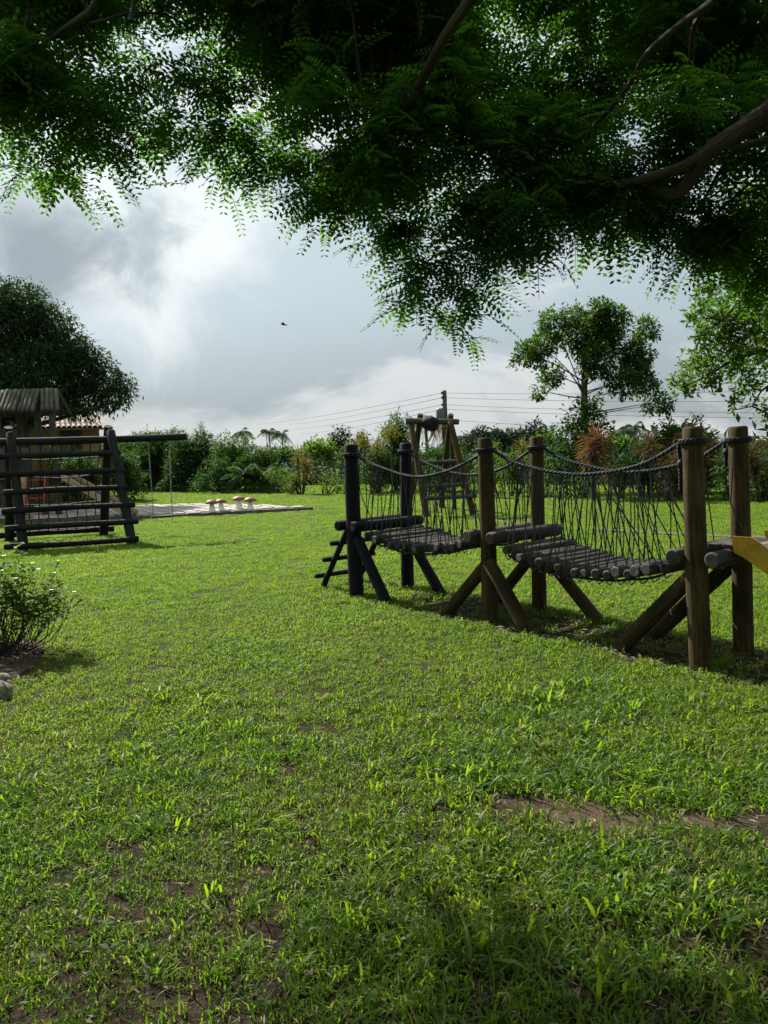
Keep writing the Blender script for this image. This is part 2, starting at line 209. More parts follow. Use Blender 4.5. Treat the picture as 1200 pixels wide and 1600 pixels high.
def wood_mat(name, dark, light, rough=0.75, moss=None):
    """round timber; UV: u = round the log, v = metres along it"""
    m, t, out = new_mat(name)
    uv = t.n('ShaderNodeUVMap').outputs[0]
    info = t.n('ShaderNodeObjectInfo').outputs['Random']
    off = t.n('ShaderNodeCombineXYZ'); t.l(t.math('MULTIPLY', info, 37.0), off.inputs[2])
    st = t.vmath('ADD', t.vmath('MULTIPLY', uv, (9.0, 1.3, 1)), off.outputs[0])
    streak = t.noise(st, 3.0, 6, 0.65, 0.4)
    fine = t.noise(t.vmath('MULTIPLY', st, (4.0, 2.5, 1)), 6.0, 4, 0.6)
    blotch = t.noise(t.vmath('ADD', t.vmath('MULTIPLY', uv, (1.5, 1.5, 1)), off.outputs[0]), 2.0, 3)
    f = t.math('ADD', t.math('MULTIPLY', streak, 0.55), t.math('MULTIPLY', blotch, 0.45))
    f = t.smooth(f, 0.3, 0.7)
    c = t.mix(f, dark, light)
    crack = t.smooth(fine, 0.30, 0.42)
    c = t.mix(crack, tuple(x * 0.35 for x in dark), c)
    chk = t.noise(t.vmath('ADD', t.vmath('MULTIPLY', uv, (22.0, 0.7, 1)), off.outputs[0]), 1.6, 3, 0.5, 0.6)
    chk = t.smooth(t.math('ABSOLUTE', t.math('SUBTRACT', chk, 0.5)), 0.0, 0.018)
    c = t.mix(chk, tuple(x * 0.2 for x in dark), c)
    c = t.mix(t.math('MULTIPLY', info, 0.35), c, tuple(x * 0.6 for x in dark))
    if moss:
        geo = t.n('ShaderNodeNewGeometry'); s = t.n('ShaderNodeSeparateXYZ'); t.l(geo.outputs['Normal'], s.inputs[0])
        k = t.math('MULTIPLY', t.smooth(s.outputs[2], 0.2, 0.9), t.smooth(blotch, 0.35, 0.6))
        c = t.mix(k, c, moss)
    h = t.math('ADD', t.math('ADD', t.math('MULTIPLY', streak, 0.6), t.math('MULTIPLY', fine, 0.5)), t.math('MULTIPLY', chk, 0.5))
    principled(t, out, c, rough, 0.18, h, 0.7, 0.014)
    return m


def leaf_mat(name, c0, c1, trans, tr_mix=0.4, rough=0.6, spec=0.14):
    """leaf: own colour varies leaf by leaf; light also passes through the blade"""
    m, t, out = new_mat(name)
    a = t.n('ShaderNodeAttribute', attribute_name='rnd').outputs['Fac']
    obj = t.n('ShaderNodeObjectInfo').outputs['Random']
    c = t.mix(a, c0, c1)
    hsv = t.n('ShaderNodeHueSaturation'); t.l(c, hsv.inputs['Color'])
    t.l(t.math('MULTIPLY_ADD', obj, 0.5, 0.75), hsv.inputs['Value'])
    p = principled(t, None, hsv.outputs[0], rough, spec)
    tr = t.n('ShaderNodeBsdfTranslucent')
    tc = t.mix(a, tuple(x * 0.75 for x in trans), trans)
    t.l(tc, tr.inputs[0])
    mx = t.n('ShaderNodeMixShader'); mx.inputs[0].default_value = tr_mix
    t.l(p.outputs[0], mx.inputs[1]); t.l(tr.outputs[0], mx.inputs[2]); t.l(mx.outputs[0], out.inputs[0])
    return m


def plain_mat(name, col, rough=0.7, spec=0.3, var=0.25, scale=6.0, metal=0.0, bump=0.2):
    m, t, out = new_mat(name)
    tc = t.n('ShaderNodeTexCoord').outputs['Object']
    n = t.noise(tc, scale, 5, 0.6)
    n2 = t.noise(tc, scale * 6, 3, 0.6)
    k = t.math('ADD', t.math('MULTIPLY', n, 0.7), t.math('MULTIPLY', n2, 0.3))
    c = t.mix(t.smooth(k, 0.3, 0.7), tuple(x * (1 - var) for x in col), tuple(min(1, x * (1 + var)) for x in col))
    principled(t, out, c, rough, spec, n2, bump, 0.01, metal)
    return m


M = {}
M['dark_wood'] = wood_mat('dark_stained_timber', (0.005, 0.006, 0.008), (0.017, 0.019, 0.024), 0.75)
M['brown_wood'] = wood_mat('treated_brown_timber', (0.024, 0.016, 0.006), (0.115, 0.079, 0.030), 0.8)
M['deck_wood'] = wood_mat('weathered_deck_timber', (0.022, 0.018, 0.014), (0.135, 0.118, 0.096), 0.6)
M['black_wood'] = wood_mat('blackened_timber', (0.007, 0.0062, 0.0055), (0.028, 0.025, 0.022), 0.75)
M['grey_wood'] = wood_mat('grey_old_timber', (0.045, 0.04, 0.033), (0.13, 0.115, 0.095), 0.85, (0.09, 0.095, 0.055))
M['bark'] = wood_mat('grey_brown_bark', (0.045, 0.035, 0.023), (0.15, 0.122, 0.085), 0.9)
M['dark_bark'] = wood_mat('dark_bark', (0.04, 0.032, 0.026), (0.10, 0.085, 0.07), 0.85)
M['canopy_leaf'] = leaf_mat('canopy_leaf', (0.014, 0.036, 0.009), (0.036, 0.07, 0.015), (0.14, 0.38, 0.018), 0.38)
M['right_leaf'] = leaf_mat('broad_leaf', (0.022, 0.055, 0.010), (0.06, 0.105, 0.02), (0.17, 0.34, 0.02), 0.4, 0.58, 0.16)
M['mango_leaf'] = leaf_mat('long_dark_leaf', (0.011, 0.028, 0.009), (0.03, 0.056, 0.016), (0.04, 0.12, 0.010), 0.22)
M['mid_leaf'] = leaf_mat('mid_green_leaf', (0.014, 0.036, 0.009), (0.04, 0.074, 0.016), (0.11, 0.25, 0.015), 0.35)
M['dark_leaf'] = leaf_mat('deep_green_leaf', (0.010, 0.027, 0.008), (0.029, 0.057, 0.016), (0.08, 0.21, 0.016), 0.32)
M['bright_leaf'] = leaf_mat('bright_green_leaf', (0.04, 0.09, 0.012), (0.085, 0.14, 0.02), (0.19, 0.34, 0.02), 0.4)
M['yellow_leaf'] = leaf_mat('yellow_green_leaf', (0.06, 0.065, 0.016), (0.14, 0.13, 0.035), (0.28, 0.27, 0.04), 0.4)
M['red_leaf'] = leaf_mat('rusty_red_leaf', (0.08, 0.033, 0.018), (0.17, 0.085, 0.04), (0.27, 0.14, 0.045), 0.38)
M['brown_leaf'] = leaf_mat('brown_olive_leaf', (0.04, 0.028, 0.014), (0.085, 0.065, 0.03), (0.15, 0.11, 0.03), 0.3)
M['palm_leaf'] = leaf_mat('palm_leaf', (0.016, 0.04, 0.012), (0.04, 0.068, 0.022), (0.07, 0.16, 0.02), 0.3)
M['far_leaf'] = leaf_mat('far_leaf', (0.02, 0.036, 0.02), (0.036, 0.058, 0.028), (0.04, 0.09, 0.02), 0.2, 0.7, 0.2)
M['grass'] = None
M['rope'] = plain_mat('navy_blue_rope', (0.016, 0.019, 0.030), 0.65, 0.25, 0.6, 40)
M['cord'] = plain_mat('thin_black_cord', (0.02, 0.023, 0.03), 0.6, 0.4, 0.3, 40)
M['yellow_paint'] = plain_mat('chipped_yellow_paint', (0.40, 0.235, 0.012), 0.5, 0.3, 0.40, 7)
M['slide_steel'] = plain_mat('dull_slide_steel', (0.16, 0.15, 0.13), 0.45, 0.5, 0.3, 12)
M['chain'] = plain_mat('galvanised_chain', (0.20, 0.20, 0.20), 0.45, 0.5, 0.2, 20, 0.6)
M['cap_red'] = plain_mat('faded_red_mushroom_cap', (0.20, 0.09, 0.065), 0.6, 0.35, 0.3, 9)
M['stem_white'] = plain_mat('whitewashed_stem', (0.82, 0.80, 0.75), 0.7, 0.3, 0.12, 7)
M['paving'] = plain_mat('pale_paving_stone', (0.40, 0.365, 0.32), 0.85, 0.2, 0.22, 5)
M['mortar'] = plain_mat('grey_mortar', (0.10, 0.093, 0.075), 0.9, 0.2, 0.25, 8)
M['yellow_wall'] = plain_mat('ochre_house_wall', (0.40, 0.27, 0.10), 0.85, 0.2, 0.15, 1.5)
M['tile'] = plain_mat('grey_clay_tile', (0.22, 0.17, 0.14), 0.8, 0.25, 0.35, 4)
M['white_sheet'] = plain_mat('white_roof_sheet', (0.62, 0.62, 0.60), 0.6, 0.4, 0.15, 3)
M['dark_glass'] = plain_mat('dark_shuttered_window', (0.03, 0.03, 0.03), 0.3, 0.5, 0.2, 6)
M['red_steel'] = plain_mat('red_painted_steel', (0.33, 0.045, 0.03), 0.45, 0.45, 0.25, 12)
M['tan_wood'] = plain_mat('tan_slide_board', (0.36, 0.24, 0.11), 0.55, 0.4, 0.25, 6)
M['blue_paint'] = plain_mat('dark_blue_slide_bed', (0.025, 0.04, 0.085), 0.4, 0.5, 0.3, 6)
M['pole'] = plain_mat('weathered_utility_pole', (0.11, 0.095, 0.08), 0.85, 0.2, 0.3, 3)
M['porcelain'] = plain_mat('dark_insulator', (0.06, 0.045, 0.04), 0.4, 0.5, 0.2, 9)
M['transformer'] = plain_mat('grey_transformer_paint', (0.12, 0.125, 0.13), 0.5, 0.4, 0.15, 4)
M['wire'] = plain_mat('dull_power_cable', (0.09, 0.09, 0.095), 0.6, 0.3, 0.1, 4)
M['bird'] = plain_mat('black_plumage', (0.015, 0.015, 0.017), 0.7, 0.3, 0.2, 20)
M['petal'] = plain_mat('white_petal', (0.80, 0.80, 0.78), 0.6, 0.3, 0.05, 20)
M['rock'] = plain_mat('pale_mottled_rock', (0.20, 0.17, 0.135), 0.9, 0.15, 0.75, 16, 0, 0.9)
M['straw'] = leaf_mat('dry_leaf_litter', (0.10, 0.075, 0.045), (0.30, 0.24, 0.16), (0.2, 0.15, 0.08), 0.15, 0.8, 0.2)
M['sack'] = plain_mat('black_rolled_net', (0.018, 0.017, 0.018), 0.8, 0.2, 0.4, 10)
M['soil'] = plain_mat('bed_soil', (0.06, 0.042, 0.03), 0.95, 0.1, 0.4, 12, 0, 0.6)


def grass_mat():
    m, t, out = new_mat('lawn_grass')
    a = t.n('ShaderNodeAttribute', attribute_name='rnd').outputs['Fac']
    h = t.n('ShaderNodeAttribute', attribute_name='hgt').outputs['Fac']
    pos = t.n('ShaderNodeNewGeometry').outputs['Position']
    big = t.smooth(t.noise(pos, 0.55, 4, 0.6), 0.35, 0.68)
    c = t.mix(a, (0.032, 0.080, 0.012), (0.085, 0.145, 0.022))
    c = t.mix(t.math('MULTIPLY', big, 0.5), c, (0.115, 0.17, 0.014))
    med = t.noise(pos, 2.6, 4, 0.6)
    c = t.mix(t.math('MULTIPLY', t.smooth(med, 0.5, 0.72), 0.55), c, (0.028, 0.075, 0.012))
    strw = t.smooth(t.noise(t.vmath('ADD', pos, (9, 4, 0)), 1.3, 5, 0.65), 0.48, 0.75)
    dry = t.math('GREATER_THAN', a, t.math('SUBTRACT', 0.95, t.math('MULTIPLY', strw, 0.22)))
    c = t.mix(dry, c, (0.24, 0.20, 0.10))
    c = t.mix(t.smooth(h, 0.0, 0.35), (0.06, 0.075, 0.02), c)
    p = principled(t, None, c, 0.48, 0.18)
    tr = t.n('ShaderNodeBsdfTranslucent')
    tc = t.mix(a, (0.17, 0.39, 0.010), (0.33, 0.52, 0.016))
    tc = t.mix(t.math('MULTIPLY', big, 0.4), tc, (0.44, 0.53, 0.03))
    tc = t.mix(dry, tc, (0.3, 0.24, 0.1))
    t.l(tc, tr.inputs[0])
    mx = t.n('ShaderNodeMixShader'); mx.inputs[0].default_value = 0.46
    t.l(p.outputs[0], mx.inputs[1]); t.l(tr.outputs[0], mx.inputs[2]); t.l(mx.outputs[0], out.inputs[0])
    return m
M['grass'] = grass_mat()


def ground_mat():
    m, t, out = new_mat('lawn_ground')
    pos = t.n('ShaderNodeNewGeometry').outputs['Position']
    n1 = t.noise(pos, 18.0, 6, 0.65); n2 = t.noise(pos, 90.0, 4, 0.6); n3 = t.noise(pos, 0.5, 4, 0.6)
    soil = t.mix(t.smooth(n1, 0.35, 0.7), (0.012, 0.009, 0.005), (0.045, 0.032, 0.02))
    dv = t.vmath('DISTANCE', t.vmath('MULTIPLY', t.vmath('ADD', pos, t.vmath('MULTIPLY', t.n('ShaderNodeTexNoise', i_Scale=3.0).outputs['Color'], (.4, .25, 0))), (.45, 1.0, 0)), (.53, 3.37, 0), out=1)
    soil = t.mix(t.math('SUBTRACT', 1.0, t.smooth(dv, .12, .34)), soil, t.mix(n1, (0.045, 0.032, 0.021), (0.115, 0.083, 0.057)))
    soil = t.mix(t.smooth(n2, 0.55, 0.7), soil, (0.12, 0.09, 0.05))
    turf = t.mix(t.smooth(n3, 0.3, 0.7), (0.055, 0.10, 0.009), (0.10, 0.145, 0.014))
    turf = t.mix(t.smooth(n2, 0.4, 0.65), tuple(x * 0.5 for x in (0.055, 0.09, 0.013)), turf)
    d = t.vmath('LENGTH', pos, out=1)
    c = t.mix(t.smooth(d, 3.0, 13.0), soil, turf)
    h = t.math('ADD', n1, t.math('MULTIPLY', n2, 0.5))
    principled(t, out, c, 0.95, 0.1, h, 0.9, 0.02)
    return m
M['ground'] = ground_mat()


# ---------------------------------------------------------------- mesh helpers
def np_mesh(name, V, loops, starts, mat, attrs=None, smooth=False):
    me = bpy.data.meshes.new(name)
    V = np.asarray(V, dtype=np.float32); loops = np.asarray(loops, dtype=np.int32); starts = np.asarray(starts, dtype=np.int32)
    me.vertices.add(len(V)); me.vertices.foreach_set('co', V.ravel())
    me.loops.add(len(loops)); me.loops.foreach_set('vertex_index', loops)
    me.polygons.add(len(starts)); me.polygons.foreach_set('loop_start', starts)
    if smooth: me.polygons.foreach_set('use_smooth', np.ones(len(starts), dtype=bool))
    for k, a in (attrs or {}).items():
        at = me.attributes.new(k, 'FLOAT', 'POINT'); at.data.foreach_set('value', np.asarray(a, dtype=np.float32))
    me.update(calc_edges=True)
    me.materials.append(mat)
    return me


class MB:
    """collects shapes into one mesh, in world coordinates"""
    def __init__(self):
        self.v = []; self.f = []; self.uv = []
    def add(self, vs, fs, uvs=None):
        o = len(self.v); self.v += [tuple(p) for p in vs]
        for i, q in enumerate(fs):
            self.f.append([o + k for k in q])
            self.uv.append(uvs[i] if uvs else [(vs[k][0], vs[k][1]) for k in q])
        return self
    def tube(self, pts, radii, seg=12, cap=True, wob=0.0, vscale=1.0, bevel=0.0):
        """a tapered round bar through pts"""
        pts = [Vector(p) for p in pts]
        radii = list(radii) if hasattr(radii, '__len__') else [radii] * len(pts)
        if bevel > 0 and cap:
            b0 = min(bevel, radii[0] * .5); d0 = (pts[1] - pts[0]).normalized(); d1 = (pts[-1] - pts[-2]).normalized()
            pts = [pts[0], pts[0] + d0 * b0] + pts[1:-1] + [pts[-1] - d1 * b0, pts[-1]]
            radii = [radii[0] - b0, radii[0]] + radii[1:-1] + [radii[-1], radii[-1] - b0]
        n = len(pts); o = len(self.v); dist = 0.0; up_ = None; rows = []
        ph = R_.random() * 6
        for i, p in enumerate(pts):
            d = (pts[min(i + 1, n - 1)] - pts[max(i - 1, 0)]).normalized()
            if up_ is None: up_ = Vector((0, 0, 1)) if abs(d.z) < 0.9 else Vector((1, 0, 0))
            s = d.cross(up_).normalized(); up_ = s.cross(d).normalized()
            if i: dist += (p - pts[i - 1]).length
            rows.append(dist)
            for k in range(seg):
                a = 2 * math.pi * k / seg
                r = radii[i] * (1 + wob * (math.sin(2 * a + ph + dist * 3) * .6 + math.sin(3 * a - dist * 7 + ph * 2) * .4))
                self.v.append(tuple(p + s * (r * math.cos(a)) + up_ * (r * math.sin(a))))
        for i in range(n - 1):
            for k in range(seg):
                k2 = (k + 1) % seg
                self.f.append([o + i * seg + k, o + i * seg + k2, o + (i + 1) * seg + k2, o + (i + 1) * seg + k])
                u, u2 = k / seg, (k + 1) / seg
                self.uv.append([(u, rows[i] * vscale), (u2, rows[i] * vscale), (u2, rows[i + 1] * vscale), (u, rows[i + 1] * vscale)])
        if cap:
            self.f.append([o + k for k in reversed(range(seg))]); self.uv.append([(.5 + .1 * math.cos(6.28 * k / seg), .1 * math.sin(6.28 * k / seg)) for k in range(seg)])
            e = o + (n - 1) * seg
            self.f.append([e + k for k in range(seg)]); self.uv.append([(.5 + .1 * math.cos(6.28 * k / seg), .1 * math.sin(6.28 * k / seg)) for k in range(seg)])
        return self
    def log(self, a, b, r0, r1=None, seg=14, wob=0.035, bend=0.0):
        a, b = Vector(a), Vector(b); r1 = r1 or r0
        L = (b - a).length; n = max(3, int(L / 0.25) + 2)
        ax = Vector((R_.uniform(-1, 1), R_.uniform(-1, 1), R_.uniform(-1, 1))) * bend * L
        pts = [a.lerp(b, i / (n - 1)) + ax * math.sin(math.pi * i / (n - 1)) for i in range(n)]
        rr = [r0 + (r1 - r0) * i / (n - 1) + R_.uniform(-1, 1) * r0 * .025 for i in range(n)]
        return self.tube(pts, rr, seg, True, wob, 1.0, 0.012)
    def box(self, c, ax, ay, az, bev=0.0):
        """box at centre c with half-axis vectors; edges chamfered by bev"""
        c, ax, ay, az = Vector(c), Vector(ax), Vector(ay), Vector(az)
        if bev <= 0:
            vs = [c + ax * i + ay * j + az * k for i in (-1, 1) for j in (-1, 1) for k in (-1, 1)]
            fs = [(0, 1, 3, 2), (4, 6, 7, 5), (0, 4, 5, 1), (2, 3, 7, 6), (0, 2, 6, 4), (1, 5, 7, 3)]
            return self.add(vs, fs)
        la, lb, lc = ax.length, ay.length, az.length
        bx, by, bz = ax * (1 - bev / la), ay * (1 - bev / lb), az * (1 - bev / lc)
        vs = []; idx = {}
        for i in (-1, 1):
            for j in (-1, 1):
                for k in (-1, 1):
                    for w, p in (('x', c + ax * i + by * j + bz * k), ('y', c + bx * i + ay * j + bz * k), ('z', c + bx * i + by * j + az * k)):
                        idx[(i, j, k, w)] = len(vs); vs.append(p)
        q = lambda *l: tuple(idx[x] for x in l)
        fs = []
        for s in (-1, 1):
            fs.append(q((s, -1, -1, 'x'), (s, 1, -1, 'x'), (s, 1, 1, 'x'), (s, -1, 1, 'x')))
            fs.append(q((-1, s, -1, 'y'), (1, s, -1, 'y'), (1, s, 1, 'y'), (-1, s, 1, 'y')))
            fs.append(q((-1, -1, s, 'z'), (1, -1, s, 'z'), (1, 1, s, 'z'), (-1, 1, s, 'z')))
            for s2 in (-1, 1):
                fs.append(q((s, s2, -1, 'x'), (s, s2, 1, 'x'), (s, s2, 1, 'y'), (s, s2, -1, 'y')))
                fs.append(q((s, -1, s2, 'x'), (s, 1, s2, 'x'), (s, 1, s2, 'z'), (s, -1, s2, 'z')))
                fs.append(q((-1, s, s2, 'y'), (1, s, s2, 'y'), (1, s, s2, 'z'), (-1, s, s2, 'z')))
                for s3 in (-1, 1):
                    fs.append(q((s, s2, s3, 'x'), (s, s2, s3, 'y'), (s, s2, s3, 'z')))
        return self.add(vs, fs)
    def lathe(self, c, prof, seg=20):
        """surface of revolution about z at c, prof = [(r, z)...]"""
        c = Vector(c); o = len(self.v)
        for r, z in prof:
            for k in range(seg):
                a = 2 * math.pi * k / seg
                self.v.append((c.x + r * math.cos(a), c.y + r * math.sin(a), c.z + z))
        for i in range(len(prof) - 1):
            for k in range(seg):
                k2 = (k + 1) % seg
                self.f.append([o + i * seg + k, o + i * seg + k2, o + (i + 1) * seg + k2, o + (i + 1) * seg + k])
                self.uv.append([(k / seg, prof[i][1]), ((k + 1) / seg, prof[i][1]), ((k + 1) / seg, prof[i + 1][1]), (k / seg, prof[i + 1][1])])
        return self
    def mesh(self, name, mat, origin=(0, 0, 0), smooth=True):
        me = bpy.data.meshes.new(name)
        ox, oy, oz = origin
        me.from_pydata([(x - ox, y - oy, z - oz) for x, y, z in self.v], [], self.f)
        uvl = me.uv_layers.new(name='UVMap')
        uvl.data.foreach_set('uv', [c for f in self.uv for p in f for c in p])
        if smooth:
            me.polygons.foreach_set('use_smooth', [len(f) == 4 for f in self.f])
        me.update()
        me.materials.append(mat)
        return me


def base_of(o):
    v = Vector((0, 0, 0))
    while o is not None: v += o.location; o = o.parent
    return v


def link(name, me, parent=None, kind=None, label=None, loc=None):
    o = bpy.data.objects.new(name, me); COL.objects.link(o)
    if parent is not None: o.parent = parent
    if loc is not None: o.location = loc
    if kind: o['kind'] = kind
    if label: o['label'] = label
    return o


def part(name, mb, mat, parent, kind=None, label=None, smooth=True):
    return link(name, mb.mesh(name, mat, base_of(parent), smooth), parent, kind, label)


def thing(name, label, cat, loc=(0, 0, 0), group=None):
    o = bpy.data.objects.new(name, None); COL.objects.link(o)
    o.location = loc; o.empty_display_size = 0.2
    o['label'] = label; o['category'] = cat
    if group: o['group'] = group
    return o


def single(name, mb, mat, label, cat, loc=(0, 0, 0), group=None, smooth=True):
    o = link(name, mb.mesh(name, mat, loc, smooth), None, None, label, loc)
    o['category'] = cat
    if group: o['group'] = group
    return o


def norm(a): return a / np.maximum(np.linalg.norm(a, axis=-1, keepdims=True), 1e-9)


def leaf_arrays(base, d, nrm, length, width, fold=0.18, rnd=None, mid=0.45):
    """kite-shaped leaves folded along the midrib"""
    n = len(base); d = norm(d); s = norm(np.cross(d, nrm)); nn = np.cross(s, d)
    L = np.asarray(length).reshape(-1, 1) * np.ones((n, 1)); W = np.asarray(width).reshape(-1, 1) * np.ones((n, 1))
    droop = -nn * L * 0.06
    m = base + d * L * mid
    V = np.stack([base, m + s * W * .5 + nn * W * fold, base + d * L + droop, m - s * W * .5 + nn * W * fold], 1).reshape(-1, 3)
    i = np.arange(n)[:, None] * 4
    loops = np.concatenate([i, i + 1, i + 2, i, i + 2, i + 3], 1).ravel()
    if rnd is None: rnd = NP.random(n)
    return V, loops, np.repeat(rnd, 4)


def leaf_mesh(name, base, d, nrm, length, width, mat, origin=(0, 0, 0), fold=0.18, rnd=None, mid=0.45):
    V, loops, r = leaf_arrays(base, d, nrm, length, width, fold, rnd, mid)
    return np_mesh(name, V - np.array(origin), loops, np.arange(0, len(loops), 3), mat, {'rnd': r})


def rand_dirs(n): return norm(NP.normal(size=(n, 3)))


def clump_leaves(clumps, per_m3, length, width, mat, name, origin, droop=0.2, shell=0.5, flat=1.0, cap=20000):
    """leaves spread through ellipsoid clumps, thicker towards their skin, gathered in small tufts"""
    B, D, N, Rn = [], [], [], []
    for c in clumps:
        x, y, z, r = c[:4]
        n = int(min(cap, per_m3 * r ** 2.4))
        k = max(3, n // 9)
        tips = rand_dirs(k) * (NP.random((k, 1)) ** shell) * np.array([r, r, r * flat])
        j = NP.integers(0, k, n)
        off = NP.normal(size=(n, 3)) * length * .55
        p = tips[j] + off
        out = norm(tips[j] + off * 1.5) * .8 + rand_dirs(n) * .8 + np.array([0, 0, -droop])
        B.append(p + np.array([x, y, z])); D.append(out); N.append(rand_dirs(n) * .7 + np.array([0, 0, 1.0]))
        Rn.append(np.clip(NP.random(k)[j] * .6 + NP.random(n) * .4, 0, 1))
    B, D, N, Rn = map(np.concatenate, (B, D, N, Rn))
    L = length * NP.uniform(.65, 1.25, len(B))
    return leaf_mesh(name, B, D, N, L, L * (width / length), mat, origin, rnd=Rn)


def branch_to(mb, a, b, r0, r1, seg=7, bow=0.1):
    a, b = Vector(a), Vector(b); L = (b - a).length
    off = Vector((R_.uniform(-1, 1), R_.uniform(-1, 1), R_.uniform(-.3, .8))) * bow * L
    pts = []
    for i in range(5):
        t = i / 4
        pts.append(a.lerp(b, t) + off * math.sin(math.pi * t))
    mb.tube(pts, [r0 + (r1 - r0) * i / 4 for i in range(5)], seg, False, .06)


# ---------------------------------------------------------------- ground
def build_ground():
    xs = np.concatenate([[-900, -400, -150, -60], np.linspace(-30, 30, 61), [60, 150, 400, 900]])
    ys = np.concatenate([[-60, -20], np.linspace(-6, 50, 57), [80, 150, 400, 1500]])
    X, Y = np.meshgrid(xs, ys)
    Z = np.zeros_like(X)
    V = np.stack([X, Y, Z], -1).reshape(-1, 3)
    nx, ny = len(xs), len(ys)
    i, j = np.meshgrid(np.arange(nx - 1), np.arange(ny - 1))
    a = (j * nx + i).ravel()
    loops = np.stack([a, a + 1, a + nx + 1, a + nx], 1).ravel()
    me = np_mesh('ground', V, loops, np.arange(0, len(loops), 4), M['ground'])
    link('ground', me, None, 'structure', 'flat mown lawn ground with bare brown patches')
build_ground()

U = Vector((0.62, -0.785, 0)).normalized()      # the bridge runs this way, towards the slide
VV = Vector((0.785, 0.62, 0)).normalized()      # across the bridge, away from the camera
F1, F2, F3 = Vector((-0.34, 8.51, 0)), Vector((0.94, 6.98, 0)), Vector((2.19, 5.28, 0))
W1, W2, W3 = .75, .70, .60
B1, B2, B3 = F1 + VV * W1, F2 + VV * W2, F3 + VV * W3


def fbm2(x, y, seed=0):
    """cheap smooth noise for planting density"""
    g = np.random.default_rng(seed); s = 0
    for k in range(6):
        a = g.uniform(0, 6.28, 4); f = 0.9 * 1.7 ** k
        s = s + np.sin(x * f * math.cos(a[0]) + y * f * math.sin(a[0]) + a[1]) * np.sin(x * f * math.cos(a[2]) - y * f * math.sin(a[2]) + a[3]) * .75 ** k
    return s


def under_bridge(x, y):
    """1 in the worn strip beneath the bridge"""
    px, py = x - F1.x, y - F1.y
    s = px * U.x + py * U.y; c = px * VV.x + py * VV.y
    a = np.clip((s - .2) / .8, 0, 1) * np.clip((c + .22) / .15, 0, 1) * np.clip((.85 - c) / .2, 0, 1)
    return a * np.clip((5.6 - s) / .5, 0, 1)


